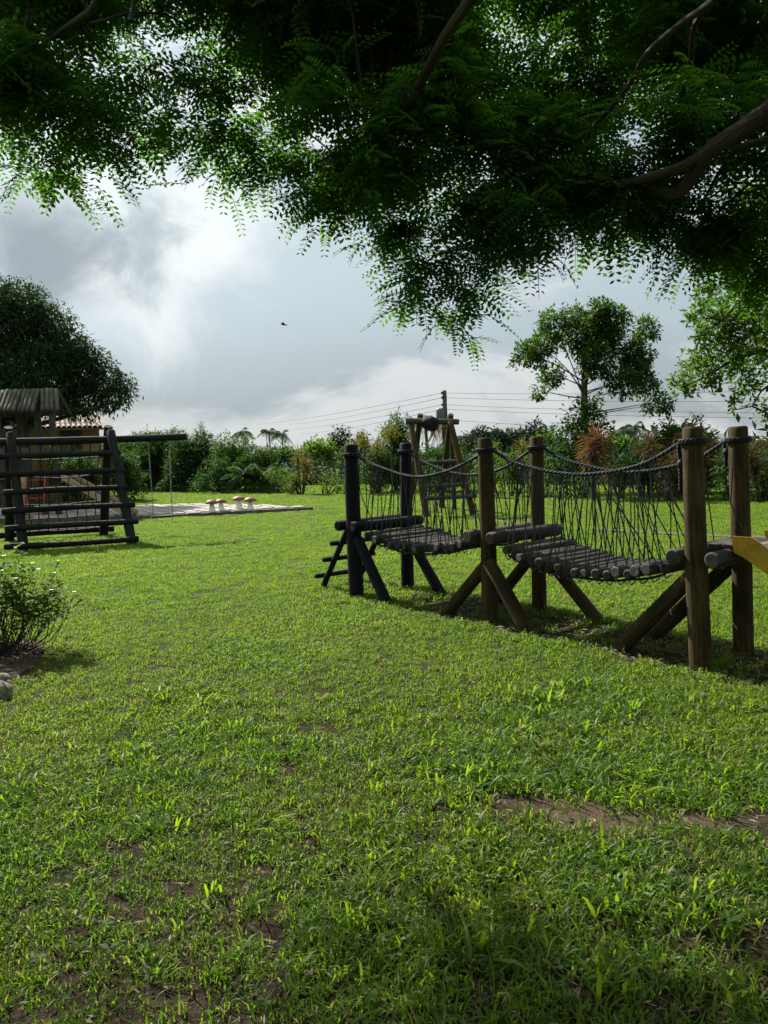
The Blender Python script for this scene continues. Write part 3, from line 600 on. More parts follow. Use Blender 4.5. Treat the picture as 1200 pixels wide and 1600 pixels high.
def build_grass():
    protos = bpy.data.collections.new('grass_tufts')
    def tuft(name, nb, spread, l0, l1, w, lean):
        V, loops, starts, rn, hg = [], [], [], [], []
        for b in range(nb):
            ang = NP.uniform(0, 6.283); rr = spread * math.sqrt(NP.random())
            a2 = NP.uniform(0, 6.283)
            p = np.array([rr * math.cos(a2), rr * math.sin(a2), -0.004])
            L = NP.uniform(l0, l1); W = w * NP.uniform(.6, 1.25); le = lean * NP.uniform(.3, 1.6)
            d = np.array([math.cos(ang), math.sin(ang), 0]); s = np.array([-math.sin(ang), math.cos(ang), 0])
            o = len(V); q = NP.random(); tw = NP.uniform(-.5, .5)
            for k, (t, ww) in enumerate(((0, .7), (.38, 1.0), (.75, .75))):
                bend = le * t * t
                c = p + d * L * bend * .95 + np.array([0, 0, L * (t - .42 * bend * t)])
                sx = s * math.cos(tw * t * 2) + np.array([0, 0, 1]) * math.sin(tw * t * 2)
                V += [c - sx * W * ww * .5, c + sx * W * ww * .5]; hg += [t, t]
            V.append(p + d * L * le * .95 + np.array([0, 0, L * max(.1, 1 - .42 * le)])); hg.append(1)
            rn += [q] * 7
            for f in ((0, 1, 3, 2), (2, 3, 5, 4), (4, 5, 6)):
                starts.append(len(loops)); loops += [o + i for i in f]
        me = np_mesh(name, V, loops, starts, M['grass'], {'rnd': rn, 'hgt': hg})
        o = bpy.data.objects.new(name, me); protos.objects.link(o)
    for i in range(6): tuft(f'a{i}_near_tuft', 22, .06, .025, .07, .0062, .85)
    for i in range(5): tuft(f'b{i}_mid_tuft', 64, .14, .028, .065, .007, .75)
    for i in range(5): tuft(f'c{i}_far_tuft', 90, .27, .03, .065, .011, .75)
    for i in range(5): tuft(f'd{i}_long_tuft', 13, .05, .055, .115, .0088, .9)
    P, RZ, S, I = [], [], [], []
    def field(y0, y1, dens, lo, n, s0, s1, mar=3.2):
        area_n = int(dens * (y1 - y0) * (2 * (.53 * y1 + mar)))
        y = NP.uniform(y0, y1, area_n); x = NP.uniform(-1, 1, area_n) * (.53 * y1 + mar)
        k = np.abs(x) < .53 * y + mar
        x, y = x[k], y[k]
        keep = np.ones(len(x), bool)
        ub = under_bridge(x, y); keep &= NP.random(len(x)) > ub * .93
        # bare soil by the camera and thin places
        f = fbm2(x * 1.9, y * 1.9, 3)
        bare = np.exp(-(((x - .98 - .25 * np.sin(y * 7)) / .44) ** 2 + ((y - 3.24 + .06 * np.sin(x * 9)) / .20) ** 2)) * .98
        bare += np.exp(-(((x - 1.55) / .25) ** 2 + ((y - 3.1) / .08) ** 2)) * .8 + np.exp(-(((x - 1.25) / .3) ** 2 + ((y - 2.35) / .12) ** 2)) * .6
        thin = np.clip((f - .95) * .5, 0, .35) * np.clip((6 - y) / 3, 0, 1) * np.clip((x + 1.2) / 1.2, .15, 1)
        thin += np.clip((3.9 - y) / 1.3, 0, 1) * (.20 + .22 * np.clip((x + .9) / 2, 0, 1))
        keep &= NP.random(len(x)) > np.clip(bare + thin, 0, .97)
        # patio and flower bed keep their own ground
        keep &= ~((y > 20.7 + .02 * np.abs(x + 6.5) + np.maximum(0, (x + 6.5)) * .27) & (y < 26 - np.maximum(0, x + 5.5) * 1.0) & (x < -2.1) & (x > -13))
        keep &= ~(((x + 3.4) / .6) ** 2 + ((y - 5.9) / .95) ** 2 < 1)
        x, y = x[keep], y[keep]
        sc = NP.uniform(s0, s1, len(x)) *  (1 + .28 * np.clip(fbm2(x, y, 8), -1, 1))
        # uncut tufts hug the feet of the bridge posts
        ub = under_bridge(x, y)
        P.append(np.stack([x, y, np.zeros_like(x)], 1)); RZ.append(NP.uniform(0, 6.283, len(x))); S.append(sc)
        I.append(NP.integers(lo, lo + n, len(x)))
    field(1.4, 4.2, 540, 0, 6, .7, 1.2, 2.4)
    field(1.4, 5.0, 36, 16, 5, .85, 1.3, 2.0)
    field(4.2, 8.0, 400, 0, 6, .65, 1.1)
    field(8.0, 14.0, 85, 6, 5, .7, 1.05)
    field(14.0, 22.0, 50, 6, 5, .7, 1.05, 3.5)
    field(22.0, 44.0, 16, 11, 5, .7, 1.05, 5)
    # rank grass round the legs
    for c, n, r in ((B1, 46, .3), (F1 + U * .8, 30, .25), (F2, 24, .2), (B2, 26, .25), (F3, 24, .22), (F3 - U * 1.0, 22, .2), (B3, 30, .25)):
        P.append(np.stack([NP.normal(c.x, r, n), NP.normal(c.y, r * .8, n), np.zeros(n)], 1)); RZ.append(NP.uniform(0, 6.28, n)); S.append(NP.uniform(.9, 1.7, n)); I.append(NP.integers(0, 6, n))
    P, RZ, S, I = map(np.concatenate, (P, RZ, S, I))
    me = bpy.data.meshes.new('grass')
    me.vertices.add(len(P)); me.vertices.foreach_set('co', P.astype(np.float32).ravel())
    rot = np.stack([NP.normal(0, .10, len(P)), NP.normal(0, .10, len(P)), RZ], 1).astype(np.float32)
    a = me.attributes.new('rot', 'FLOAT_VECTOR', 'POINT'); a.data.foreach_set('vector', rot.ravel())
    a = me.attributes.new('scl', 'FLOAT', 'POINT'); a.data.foreach_set('value', S.astype(np.float32))
    a = me.attributes.new('idx', 'INT', 'POINT'); a.data.foreach_set('value', I.astype(np.int32))
    me.materials.append(M['grass'])
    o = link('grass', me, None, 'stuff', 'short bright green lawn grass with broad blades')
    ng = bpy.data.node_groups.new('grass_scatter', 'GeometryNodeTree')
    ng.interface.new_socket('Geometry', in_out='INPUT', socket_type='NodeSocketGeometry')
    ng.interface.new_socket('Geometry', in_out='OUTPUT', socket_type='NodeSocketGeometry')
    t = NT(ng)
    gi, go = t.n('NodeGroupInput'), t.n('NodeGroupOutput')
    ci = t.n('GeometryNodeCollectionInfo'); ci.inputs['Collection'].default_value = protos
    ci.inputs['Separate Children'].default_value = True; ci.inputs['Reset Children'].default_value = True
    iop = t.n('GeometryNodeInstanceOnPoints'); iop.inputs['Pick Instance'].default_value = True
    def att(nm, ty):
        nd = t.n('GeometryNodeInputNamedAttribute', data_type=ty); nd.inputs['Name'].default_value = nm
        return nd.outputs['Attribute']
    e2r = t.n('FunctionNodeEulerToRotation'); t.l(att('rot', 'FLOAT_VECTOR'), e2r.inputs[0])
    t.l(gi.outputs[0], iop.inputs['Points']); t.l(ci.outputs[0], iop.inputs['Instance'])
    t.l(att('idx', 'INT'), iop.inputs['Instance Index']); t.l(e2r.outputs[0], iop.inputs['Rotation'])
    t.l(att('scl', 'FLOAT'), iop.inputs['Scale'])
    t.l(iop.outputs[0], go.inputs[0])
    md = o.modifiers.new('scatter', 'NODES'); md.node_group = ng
build_grass()


def build_litter():
    """dead leaves on the worn strip under the bridge and in the flower bed"""
    n = 2600
    s = NP.uniform(.4, 5.4, n); c = NP.uniform(-.2, .85, n)
    x = F1.x + s * U.x + c * VV.x; y = F1.y + s * U.y + c * VV.y
    n2 = 420
    a = NP.uniform(0, 6.28, n2); r = np.sqrt(NP.random(n2))
    x = np.concatenate([x, -3.2 + .7 * r * np.cos(a)]); y = np.concatenate([y, 5.85 + 1.0 * r * np.sin(a)])
    n3 = 3200
    x = np.concatenate([x, NP.uniform(-1.8, 2.4, n3)]); y = np.concatenate([y, NP.uniform(1.9, 4.2, n3)])
    n = len(x)
    B = np.stack([x, y, NP.uniform(.004, .03, n)], 1)
    D = rand_dirs(n) * np.array([1, 1, .25]); N = rand_dirs(n) * .6 + np.array([0, 0, 1])
    L = NP.uniform(.03, .10, n); L[-n3:] *= .5
    me = leaf_mesh('leaf_litter', B, D, N, L, L * NP.uniform(.10, .30, n), M['straw'])
    link('leaf_litter', me, None, 'stuff', 'dry brown leaves and straw strewn under the bridge')
build_litter()


def build_weeds():
    # small round clover-like leaves in the near turf
    n = 110
    y = NP.uniform(2.0, 4.6, n); x = NP.uniform(-1, 1, n) * (.53 * y + .3)
    g = np.repeat(np.arange(n), 3); a = NP.uniform(0, 6.28, n)[g] + np.tile([0, 2.1, 4.2], n)
    z = np.repeat(NP.uniform(.03, .055, n), 3)
    D = np.stack([np.cos(a), np.sin(a), np.full(len(a), .15)], 1)
    B = np.stack([x[g], y[g], z], 1)
    L = np.repeat(NP.uniform(.018, .034, n), 3)
    me = leaf_mesh('broadleaf_weeds', B, D, np.tile([0, 0, 1.0], (len(a), 1)) + rand_dirs(len(a)) * .5, L, L * .8, M['mid_leaf'], mid=.6)
    link('broadleaf_weeds', me, None, 'stuff', 'small round-leaved weeds among the grass blades')
build_weeds()


# ---------------------------------------------------------------- patio and paths
def poly_prism(mb, pts, z0, z1, inset=0.0):
    n = len(pts)
    cx = sum(p[0] for p in pts) / n; cy = sum(p[1] for p in pts) / n
    top = [(cx + (p[0] - cx) * (1 - inset), cy + (p[1] - cy) * (1 - inset), z1) for p in pts]
    bot = [(p[0], p[1], z0) for p in pts]
    mb.add(bot + top, [tuple(range(n, 2 * n))] + [(i, (i + 1) % n, n + (i + 1) % n, n + i) for i in range(n)])


def patio_ok(x, y):
    return y > 20.95 + max(0, x + 6.5) * .28 + max(0, -6.5 - x) * .21 and y < min(25.9, 25.9 - (x + 5.8) * .95) and x < -2.1


def build_patio():
    root = thing('patio', 'patio', 'patio'); del root['category']; root['kind'] = 'structure'
    root['label'] = 'low patio of pale irregular paving stones on the lawn'
    mb = MB()
    poly_prism(mb, [(-13, 22.3), (-6.5, 20.95), (-2.05, 22.2), (-3.3, 23.6), (-5.8, 25.9), (-13, 25.9)], -.02, .085)
    part('patio_base', mb, M['mortar'], root, smooth=False)
    shapes = []
    for k in range(6):
        m2 = MB(); n = R_.choice((5, 6, 6))
        pts = [((.225 + R_.uniform(-.03, .035)) * math.cos(6.283 * i / n + .5), (.225 + R_.uniform(-.03, .035)) * math.sin(6.283 * i / n + .5)) for i in range(n)]
        poly_prism(m2, pts, -.03, .022, .05)
        shapes.append(m2.mesh('paving_stone', M['paving'], smooth=False))
    cnt = 0; row = 0; y = 21.1
    while y < 25.8:
        x = -12.6 + (row % 2) * .23
        while x < -2.2:
            if patio_ok(x - .2, y - .2) and patio_ok(x + .22, y + .1) and cnt < 300:
                o = link('paving_stone', R_.choice(shapes), root, None, None, (x + R_.uniform(-.02, .02), y + R_.uniform(-.02, .02), .087 + R_.uniform(0, .012)))
                o.rotation_euler = (R_.uniform(-.02, .02), R_.uniform(-.02, .02), R_.uniform(0, 6.28)); cnt += 1
            x += .47
        y += .41; row += 1
    # worn strip of path beyond the bridge
    mb = MB()
    pts = [(1.6, 18.1), (2.4, 16.9), (3.1, 15.5), (4.4, 13.9), (5.5, 12.8), (7.5, 11.4)]
    L = [(x - .09, y - .06) for x, y in pts]; Rr = [(x + .09, y + .06) for x, y in pts]
    for i in range(len(pts) - 1):
        mb.add([(*L[i], .02), (*L[i + 1], .02), (*Rr[i + 1], .024), (*Rr[i], .024)], [(0, 1, 2, 3)])
    link('garden_path', mb.mesh('garden_path', M['mortar']), None, 'structure', 'narrow pale concrete edging path across the lawn')
build_patio()


# ---------------------------------------------------------------- rope bridge
def twisted_rope(mb, pts, r, strands=3, pitch=0.10, seg=5):
    """laid rope: strands wound round the line through pts"""
    pts = [Vector(p) for p in pts]
    # resample (Catmull-Rom)
    dense = []
    for i in range(len(pts) - 1):
        p0, p1, p2, p3 = pts[max(i - 1, 0)], pts[i], pts[i + 1], pts[min(i + 2, len(pts) - 1)]
        n = max(3, int((p2 - p1).length / (pitch / 7)))
        for k in range(n):
            t = k / n
            dense.append(.5 * ((2 * p1) + (p2 - p0) * t + (2 * p0 - 5 * p1 + 4 * p2 - p3) * t * t + (3 * p1 - p0 - 3 * p2 + p3) * t ** 3))
    dense.append(pts[-1])
    for s in range(strands):
        L = 0; line = []; upv = None
        for i, p in enumerate(dense):
            d = (dense[min(i + 1, len(dense) - 1)] - dense[max(i - 1, 0)]).normalized()
            if upv is None: upv = Vector((0, 0, 1)) if abs(d.z) < .9 else Vector((1, 0, 0))
            sd_ = d.cross(upv).normalized(); upv = sd_.cross(d).normalized()
            if i: L += (p - dense[i - 1]).length
            a = 2 * math.pi * (L / pitch + s / strands)
            line.append(p + (sd_ * math.cos(a) + upv * math.sin(a)) * r * .58)
        mb.tube(line, r * .50, seg, False)
    return dense


def cord_path(a, b, sag=0.0, n=5, jit=0.0):
    a, b = Vector(a), Vector(b); j = Vector((R_.uniform(-1, 1), R_.uniform(-1, 1), 0)) * jit
    return [a.lerp(b, i / (n - 1)) + Vector((0, 0, -sag * 4 * (i / (n - 1)) * (1 - i / (n - 1)))) + j * math.sin(math.pi * i / (n - 1)) for i in range(n)]


def build_bridge():
    root = thing('rope_bridge', 'log playground bridge with sagging slatted deck, rope handrails and yellow slide', 'play bridge', tuple(F2))
    tops = {}
    for nm, p, rr, mat, tx in (('F1', F1, .087, 'dark_wood', .0), ('B1', B1, .085, 'dark_wood', .03), ('F2', F2, .073, 'brown_wood', -.005), ('B2', B2, .072, 'brown_wood', 0.0),
                               ('F3', F3, .072, 'brown_wood', -.06), ('B3', B3, .072, 'brown_wood', -.05)):
        rr = {'F1': .082, 'B1': .072, 'F2': .072, 'B2': .069, 'F3': .074, 'B3': .070}[nm]
        mb = MB().log(p + Vector((0, 0, -.15)), p + Vector((tx, 0, 1.70)), rr * 1.06, rr * .95, 18, .03, .004)
        part('post', mb, M[mat], root)
        tops[nm] = (p, tx, rr)
    O = F1
    # diagonal braces (foot on the ground, head against a post under the deck)
    for a, b, mat in ((F1 + U * .58 - VV * .03, F1 + U * .06 + Vector((0, 0, .66)), 'dark_wood'), (B1 + U * .60 - VV * .02, B1 + U * .05 + Vector((0, 0, .62)), 'dark_wood'),
                      (F2 - U * .60 + VV * .02, F2 - U * .03 + Vector((0, 0, .53)), 'brown_wood'), (F2 + U * .52 - VV * .07, F2 + U * .05 - VV * .05 + Vector((0, 0, .58)), 'brown_wood'),
                      (B2 - U * .60, B2 - U * .03 + Vector((0, 0, .60)), 'brown_wood'), (B2 + U * .66 + VV * .02, B2 + U * .04 + Vector((0, 0, .60)), 'brown_wood'),
                      (F3 - U * .72 + VV * .06, F3 - U * .04 + VV * .02 + Vector((0, 0, .70)), 'brown_wood'), (B3 - U * .78 + VV * .05, B3 - U * .03 + Vector((0, 0, .74)), 'brown_wood')):
        d = (Vector(a) - Vector(b)).normalized()
        part('brace', MB().log(Vector(a) + d * .1, b, .062, .058, 14, .03, .005), M[mat], root)
    # cross logs either side of each pair of posts
    Z = .80
    for p, w, mat in ((F1, W1, 'dark_wood'), (F2, W2, 'deck_wood'), (F3, W3, 'deck_wood')):
        for s in (-1, 1):
            r = .060
            c = p + U * s * .145 + Vector((0, 0, Z + .0))
            part('cross_log', MB().log(c - VV * .13, c + VV * (w + .12), r, r, 14, .03, .003), M[mat], root)
    # sagging deck of step logs
    spans = []
    for (a, wa, b, wb, n, sag) in ((F1, W1, F2, W2, 15, .175), (F2, W2, F3, W3, 17, .21)):
        rows = []
        for i in range(n):
            t = (i + .5) / n
            s0 = .225 / (b - a).length
            tt = s0 + (1 - 2 * s0) * t
            p = a.lerp(b, tt); w = wa + (wb - wa) * tt
            z = Z + .01 - sag * 4 * tt * (1 - tt) - .01
            r = .043 + R_.uniform(-.008, .007)
            e0, e1 = R_.uniform(.03, .12), R_.uniform(.03, .12); sk = U * R_.uniform(-.014, .014)
            p0 = p - VV * e0 + sk + Vector((0, 0, z + R_.uniform(-.011, .011))); p1 = p + VV * (w + e1) - sk + Vector((0, 0, z + R_.uniform(-.011, .011)))
            part('step_log', MB().log(p0, p1, r, r * .97, 12, .04, .004), M['deck_wood'], root)
            rows.append((p - VV * .02, p + VV * (w + .02), z, r, tt))
        # two ropes carry the steps from below
        for side in (0, 1):
            line = [Vector(rw[side]) + Vector((0, 0, rw[2] - rw[3] - .012)) for rw in rows]
            part('support_rope', MB().tube(line, .011, 6, True), M['rope'], root)
        spans.append((a, wa, b, wb, rows))
    # handrail ropes
    rails = {}
    rail_pts = {
        (0, 0): [F1 + U * .08 + Vector((0, 0, 1.58)), F1.lerp(F2, .2) + Vector((0, 0, 1.47)), F1.lerp(F2, .5) + Vector((0, 0, 1.345)), F1.lerp(F2, .75) + Vector((0, 0, 1.40)), F2 - U * .08 + Vector((0, 0, 1.54))],
        (0, 1): [B1 + U * .07 + Vector((0, 0, 1.60)), B1.lerp(B2, .2) + Vector((0, 0, 1.46)), B1.lerp(B2, .48) + Vector((0, 0, 1.335)), B1.lerp(B2, .75) + Vector((0, 0, 1.38)), B2 - U * .07 + Vector((0, 0, 1.57))],
        (1, 0): [F2 + U * .08 + Vector((0, 0, 1.585)), F2.lerp(F3, .2) + Vector((0, 0, 1.455)), F2.lerp(F3, .48) + Vector((0, 0, 1.37)), F2.lerp(F3, .75) + Vector((0, 0, 1.43)), F3 - U * .08 + Vector((-.05, 0, 1.60))],
        (1, 1): [B2 + U * .07 + Vector((0, 0, 1.59)), B2.lerp(B3, .2) + Vector((0, 0, 1.46)), B2.lerp(B3, .5) + Vector((0, 0, 1.36)), B2.lerp(B3, .78) + Vector((0, 0, 1.44)), B3 - U * .08 + Vector((-.05, 0, 1.60))]}
    for key, pts in rail_pts.items():
        mb = MB()
        rails[key] = twisted_rope(mb, pts, .0155, 3, .12)
        part('handrail_rope', mb, M['rope'], root)
    # rope lashings round the post heads, with a hanging tail
    leanx = {id(F3): -.06, id(B3): -.05, id(B1): .03}
    for p, z, rr, tail, sgn in ((F1, 1.585, .083, 0, 1), (F2, 1.585, .073, 0, 1), (B2, 1.59, .07, 0, 1), (B1, 1.60, .075, 0, 1), (F3, 1.60, .075, .34, -1), (B3, 1.60, .072, .20, -1)):
        p = p + Vector((leanx.get(id(p), 0) * z / 1.7, 0, 0)); rr -= .004
        mb = MB()
        ring = []
        for k in range(37):
            a = 2 * math.pi * k / 18
            ring.append(p + Vector((math.cos(a) * (rr + .013), math.sin(a) * (rr + .013), z + .025 * (k / 36 - .5))))
        twisted_rope(mb, ring, .0135, 3, .08)
        if tail:
            q = p + U * sgn * (rr + .03)
            q -= U * sgn * .012
            twisted_rope(mb, [q + Vector((0, 0, z + .012)), q + U * sgn * .018 + Vector((0, 0, z - .03)), q + U * sgn * .006 + Vector((0, 0, z - tail * .55)), q + U * sgn * .012 + VV * .012 + Vector((0, 0, z - tail))], .0145, 3, .08)
            mb.lathe(q + Vector((0, 0, z - tail * .45)), [(.012, -.03), (.027, -.015), (.030, .005), (.022, .025), (.010, .034)], 9)
        part('rope_lashing', mb, M['rope'], root)
    # thin hanger cords, laced in Vs from the handrails to the step ends
    for si, (a, wa, b, wb, rows) in enumerate(spans):
        for side in (0, 1):
            dense = rails[(si, side)]
            lo, hi = (.10, .93)
            for i, rw in enumerate(rows):
                foot = Vector(rw[side]) + Vector((0, 0, rw[2]))
                foot += (VV * (-.04 if side == 0 else .04))
                for k in range(2):
                    tt = min(hi, max(lo, rw[4] + R_.uniform(-.055, .055) + (.035, -.03)[k]))
                    if si == 1 and i > 10: tt = max(lo, tt - .05 * (i - 10) * (.7 if k else .25))
                    top = dense[int(tt * (len(dense) - 1))]
                    line = cord_path(top + Vector((0, 0, .012)), foot + U * R_.uniform(-.03, .03), R_.uniform(0, .015), 5, .025)
                    if k == 0: line += [foot + Vector((0, 0, -rw[3] - .01)), foot + U * .035 + Vector((0, 0, -rw[3] - R_.uniform(.02, .05))), foot + U * .08 + Vector((0, 0, -rw[3]))]
                    part('hanger_cord', MB().tube(line, .0052, 5, False), M['cord'], root)
    part('hanger_cord', MB().tube(cord_path(F1 + U * .16 + Vector((0, 0, 1.50)), F1 + U * .20 + VV * .1 + Vector((0, 0, .88)), .0, 7, .07), .005, 5, False), M['cord'], root)
    part('hanger_cord', MB().tube([F3 + U * .05 + VV * .33 + Vector((0, 0, 1.40)), F3 + U * .02 + VV * .36 + Vector((0, 0, 1.15)), F3 + U * .06 + VV * .42 + Vector((0, 0, .98)), F3 + U * .10 + VV * .50 + Vector((0, 0, .86))], .005, 5, False), M['cord'], root)
    # grey landing boards by the slide
    for k in range(3):
        c = F3 + U * (.04 + .0 + .1 * k) + VV * (W3 * .5) + Vector((0, 0, Z + .075 + .004 * k))
        part('landing_board', MB().box(c, U * .045, VV * (W3 * .5 - .09), Vector((0, 0, .012)), .004), M['deck_wood'], root, smooth=False)
    # ladder up to the far end
    lad = link('ladder', None, root)
    lo0, lo1 = F1 - U * .88 + VV * .10, F1 - U * .88 + VV * .62
    hi0, hi1 = F1 - U * .20 + VV * .10 + Vector((0, 0, .82)), F1 - U * .20 + VV * .62 + Vector((0, 0, .82))
    for l, h in ((lo0, hi0), (lo1, hi1)):
        part('rail', MB().log(l + Vector((0, 0, -.08)), h, .036, .034, 10), M['black_wood'], lad)
    for t in (.18, .44, .69):
        p, q = lo0.lerp(hi0, t), lo1.lerp(hi1, t)
        part('rung', MB().log(p - VV * .13 - U * .03, q + VV * .13 - U * .03, .030, .029, 10), M['black_wood'], lad)
    # slide
    sl = link('slide', None, root)
    st = F3 + U * .20; flat = .14; ang = rad(33); L = 1.30
    dn = (U * math.cos(ang) + Vector((0, 0, -math.sin(ang))))
    upn = (U * math.sin(ang) + Vector((0, 0, math.cos(ang))))
    for c in (.03, W3 - .10):
        a0 = st + VV * c; th = VV * .011
        zt, zb = .955, .845
        prof_t = [a0 + Vector((0, 0, zt)), a0 + U * flat + Vector((0, 0, zt)), a0 + U * flat + dn * L + Vector((0, 0, zt)) ]
        prof_b = [a0 + U * .02 + Vector((0, 0, zb)), a0 + U * (flat - .05) + Vector((0, 0, zb - .03)), a0 + U * flat + dn * L + upn * (-.13) + Vector((0, 0, zt))]
        mb = MB(); vs = [p - th for p in prof_t + prof_b] + [p + th for p in prof_t + prof_b]
        fs = [(0, 3, 4, 1), (1, 4, 5, 2), (6, 7, 10, 9), (7, 8, 11, 10), (0, 1, 7, 6), (1, 2, 8, 7), (3, 9, 10, 4), (4, 10, 11, 5), (0, 6, 9, 3), (2, 5, 11, 8)]
        mb.add(vs, fs); part('side_board', mb, M['yellow_paint'], sl, smooth=False)
    mb = MB()
    for p0, p1 in ((st + Vector((0, 0, .895)), st + U * flat + Vector((0, 0, .895))), (st + U * flat + Vector((0, 0, .895)), st + U * flat + dn * L + Vector((0, 0, .895)))):
        a, b = VV * .042, VV * (W3 - .112)
        mb.add([p0 + a, p1 + a, p1 + b, p0 + b, p0 + a - upn * .012, p1 + a - upn * .012, p1 + b - upn * .012, p0 + b - upn * .012],
               [(0, 1, 2, 3), (4, 7, 6, 5), (0, 4, 5, 1), (2, 6, 7, 3)])
    part('slide_bed', mb, M['slide_steel'], sl, smooth=False)
build_bridge()


# ---------------------------------------------------------------- climbing frame with swing
def build_climbing_frame():
    FL, FR, RL, RR = Vector((-6.67, 14.1, 0)), Vector((-4.83, 14.6, 0)), Vector((-7.95, 16.2, 0)), Vector((-6.15, 16.75, 0))
    AL, AR = Vector((-7.28, 15.15, 2.17)), Vector((-5.53, 15.75, 2.17))
    root = thing('climbing_gym', 'black log climbing frame with horizontal bars and a rope net, left of the swing', 'climbing frame', (-6.4, 15.4, 0))
    for a, b in ((FL, AL + Vector((.05, -.07, .0))), (FR, AR + Vector((.05, -.07, .0))), (RL, AL + Vector((-.05, .07, .12))), (RR, AR + Vector((-.05, .07, .10)))):
        d = (b - a).normalized()
        part('leg', MB().log(a - d * .15, b + d * .06, .094, .086, 14, .04, .004), M['black_wood'], root)
    ax = (AR - AL).normalized(); ax.z = 0
    b0 = AL - ax * 1.2 + Vector((0, 0, -.10)); b1 = AR + ax * 1.52 + Vector((0, 0, -.10))
    part('beam', MB().log(b0, b1, .080, .072, 14, .04, .004), M['black_wood'], root)
    off = Vector((.25, -.87, 0)) * .115
    for i, t in enumerate((.055, .20, .345, .50, .655, .815)):
        p, q = FL.lerp(AL, t), FR.lerp(AR, t)
        e = R_.uniform(.2, .3)
        part('climbing_bar', MB().log(p - ax * e + off, q + ax * (.16 + R_.uniform(-.03, .06)) + off, .061, .051, 12, .06, .008), M['black_wood'], root)
    p, q = RL.lerp(AL, .06), RR.lerp(AR, .06)
    part('climbing_bar', MB().log(p - ax * .3 - off, q + ax * .2 - off, .068, .062, 12, .05, .005), M['black_wood'], root)
    # rope net on the back legs
    net = MB(); rows = []
    for j, t in enumerate((.08, .22, .37, .52, .66, .80)):
        a, b = RL.lerp(AL, t), RR.lerp(AR, t)
        sag = (.0, .03, .06, .10, .13, .05)[j]
        row = [a.lerp(b, i / 10) + Vector((0, 0, -sag * 4 * (i / 10) * (1 - i / 10) + R_.uniform(-.012, .012))) for i in range(11)]
        rows.append(row); net.tube(row, .013, 5, False)
    rows.append([AL.lerp(AR, i / 10) + Vector((0, 0, -.1)) for i in range(11)])
    for i in range(1, 10):
        for j in range(6):
            net.tube(cord_path(rows[j][i], rows[j + 1][i] + ax * R_.uniform(-.05, .05), 0, 4, .02), .012, 5, False)
    part('rope_net', net, M['cord'], root)
    # the swing hanging from the long end of the beam
    t0 = Vector((-4.83, 15.98, 1.99)); t1 = Vector((-4.43, 16.11, 1.99))
    c = (t0 + t1) / 2; c.z = .425
    sw = thing('swing', 'small plank swing on two chains under the end of the black beam', 'swing', (c.x, c.y, 0))
    along = (t1 - t0).normalized(); acr = Vector((-along.y, along.x, 0))
    part('seat', MB().box(c, along * .235, acr * .085, Vector((0, 0, .018)), .006), M['grey_wood'], sw, smooth=False)
    for tp, s in ((t0, -1), (t1, 1)):
        mb = MB(); bot = c + along * s * .19 + Vector((0, 0, .30)); n = 34
        for k in range(n):
            p, q = tp.lerp(bot, k / n), tp.lerp(bot, (k + 1.25) / n)
            w = (along if k % 2 else acr) * .011
            loop = [p + w * .3, p + w, q + w, q + w * .3, q - w * .3, q - w, p - w, p - w * .3, p + w * .3]
            mb.tube(loop, .0042, 4, False)
        for k in (-1, 1):
            mb.tube([bot, c + along * s * .20 + acr * k * .075 + Vector((0, 0, .02))], .008, 5, False)
        mb.tube([tp + Vector((0, 0, .11)), tp + Vector((0, 0, -.02))], .014, 6)
        part('chain', mb, M['chain'], sw)
build_climbing_frame()


def build_far_frame():
    root = thing('swing_set', 'tall brown log swing frame with crossed legs seen through the bridge ropes', 'swing frame', (1.5, 19.5, 0))
    def leg(a, b, r=.085):
        a, b = Vector(a), Vector(b); d = (b - a).normalized()
        part('leg', MB().log(a - d * .15, b, r, r * .85, 12, .04, .004), M['brown_wood'], root)
    leg((1.02, 18.2, 0), (.74, 19.4, 2.42)); leg((.66, 20.6, 0), (1.0, 19.4, 2.52))
    leg((1.60, 21.3, 0), (1.76, 19.35, 2.48)); leg((2.16, 18.5, 0), (1.72, 19.2, 2.30)); leg((1.85, 20.1, 0), (1.77, 19.5, 2.25), .06)
    part('beam', MB().log((.62, 19.28, 2.36), (1.95, 19.28, 2.29), .075, .07, 12, .04), M['grey_wood'], root)
    for z, x0, x1, y in ((.46, 1.0, 2.25, 18.43), (.74, .88, 2.1, 18.63), (1.02, .92, 2.02, 18.85), (1.30, .93, 1.95, 19.05)):
        part('climbing_bar', MB().log((x0, y - .1, z), (x1, y + .08, z + .015), .055, .05, 10, .05), M['grey_wood'], root)
    # dark net bundled over the beam
    mb = MB(); pts = [(1.02, 19.24, 2.36), (1.08, 19.24, 2.31), (1.18, 19.24, 2.29), (1.30, 19.25, 2.28), (1.38, 19.25, 2.31), (1.44, 19.25, 2.33)]
    mb.tube(pts, [.05, .12, .15, .17, .12, .05], 14, True, .3)
    for k in range(7):
        q = Vector((1.10 + .05 * k, 19.2, 2.22 - .06 * R_.random()))
        mb.tube([q + Vector((0, 0, .1)), q, q + Vector((R_.uniform(-.04, .04), -.02, -.10 - .12 * R_.random()))], [.03, .022, .004], 6)
    single('net_bundle', mb, M['sack'], 'dark bundled net wrapped over the beam of the brown swing frame', 'net', (1.23, 19.25, 2.1))
build_far_frame()


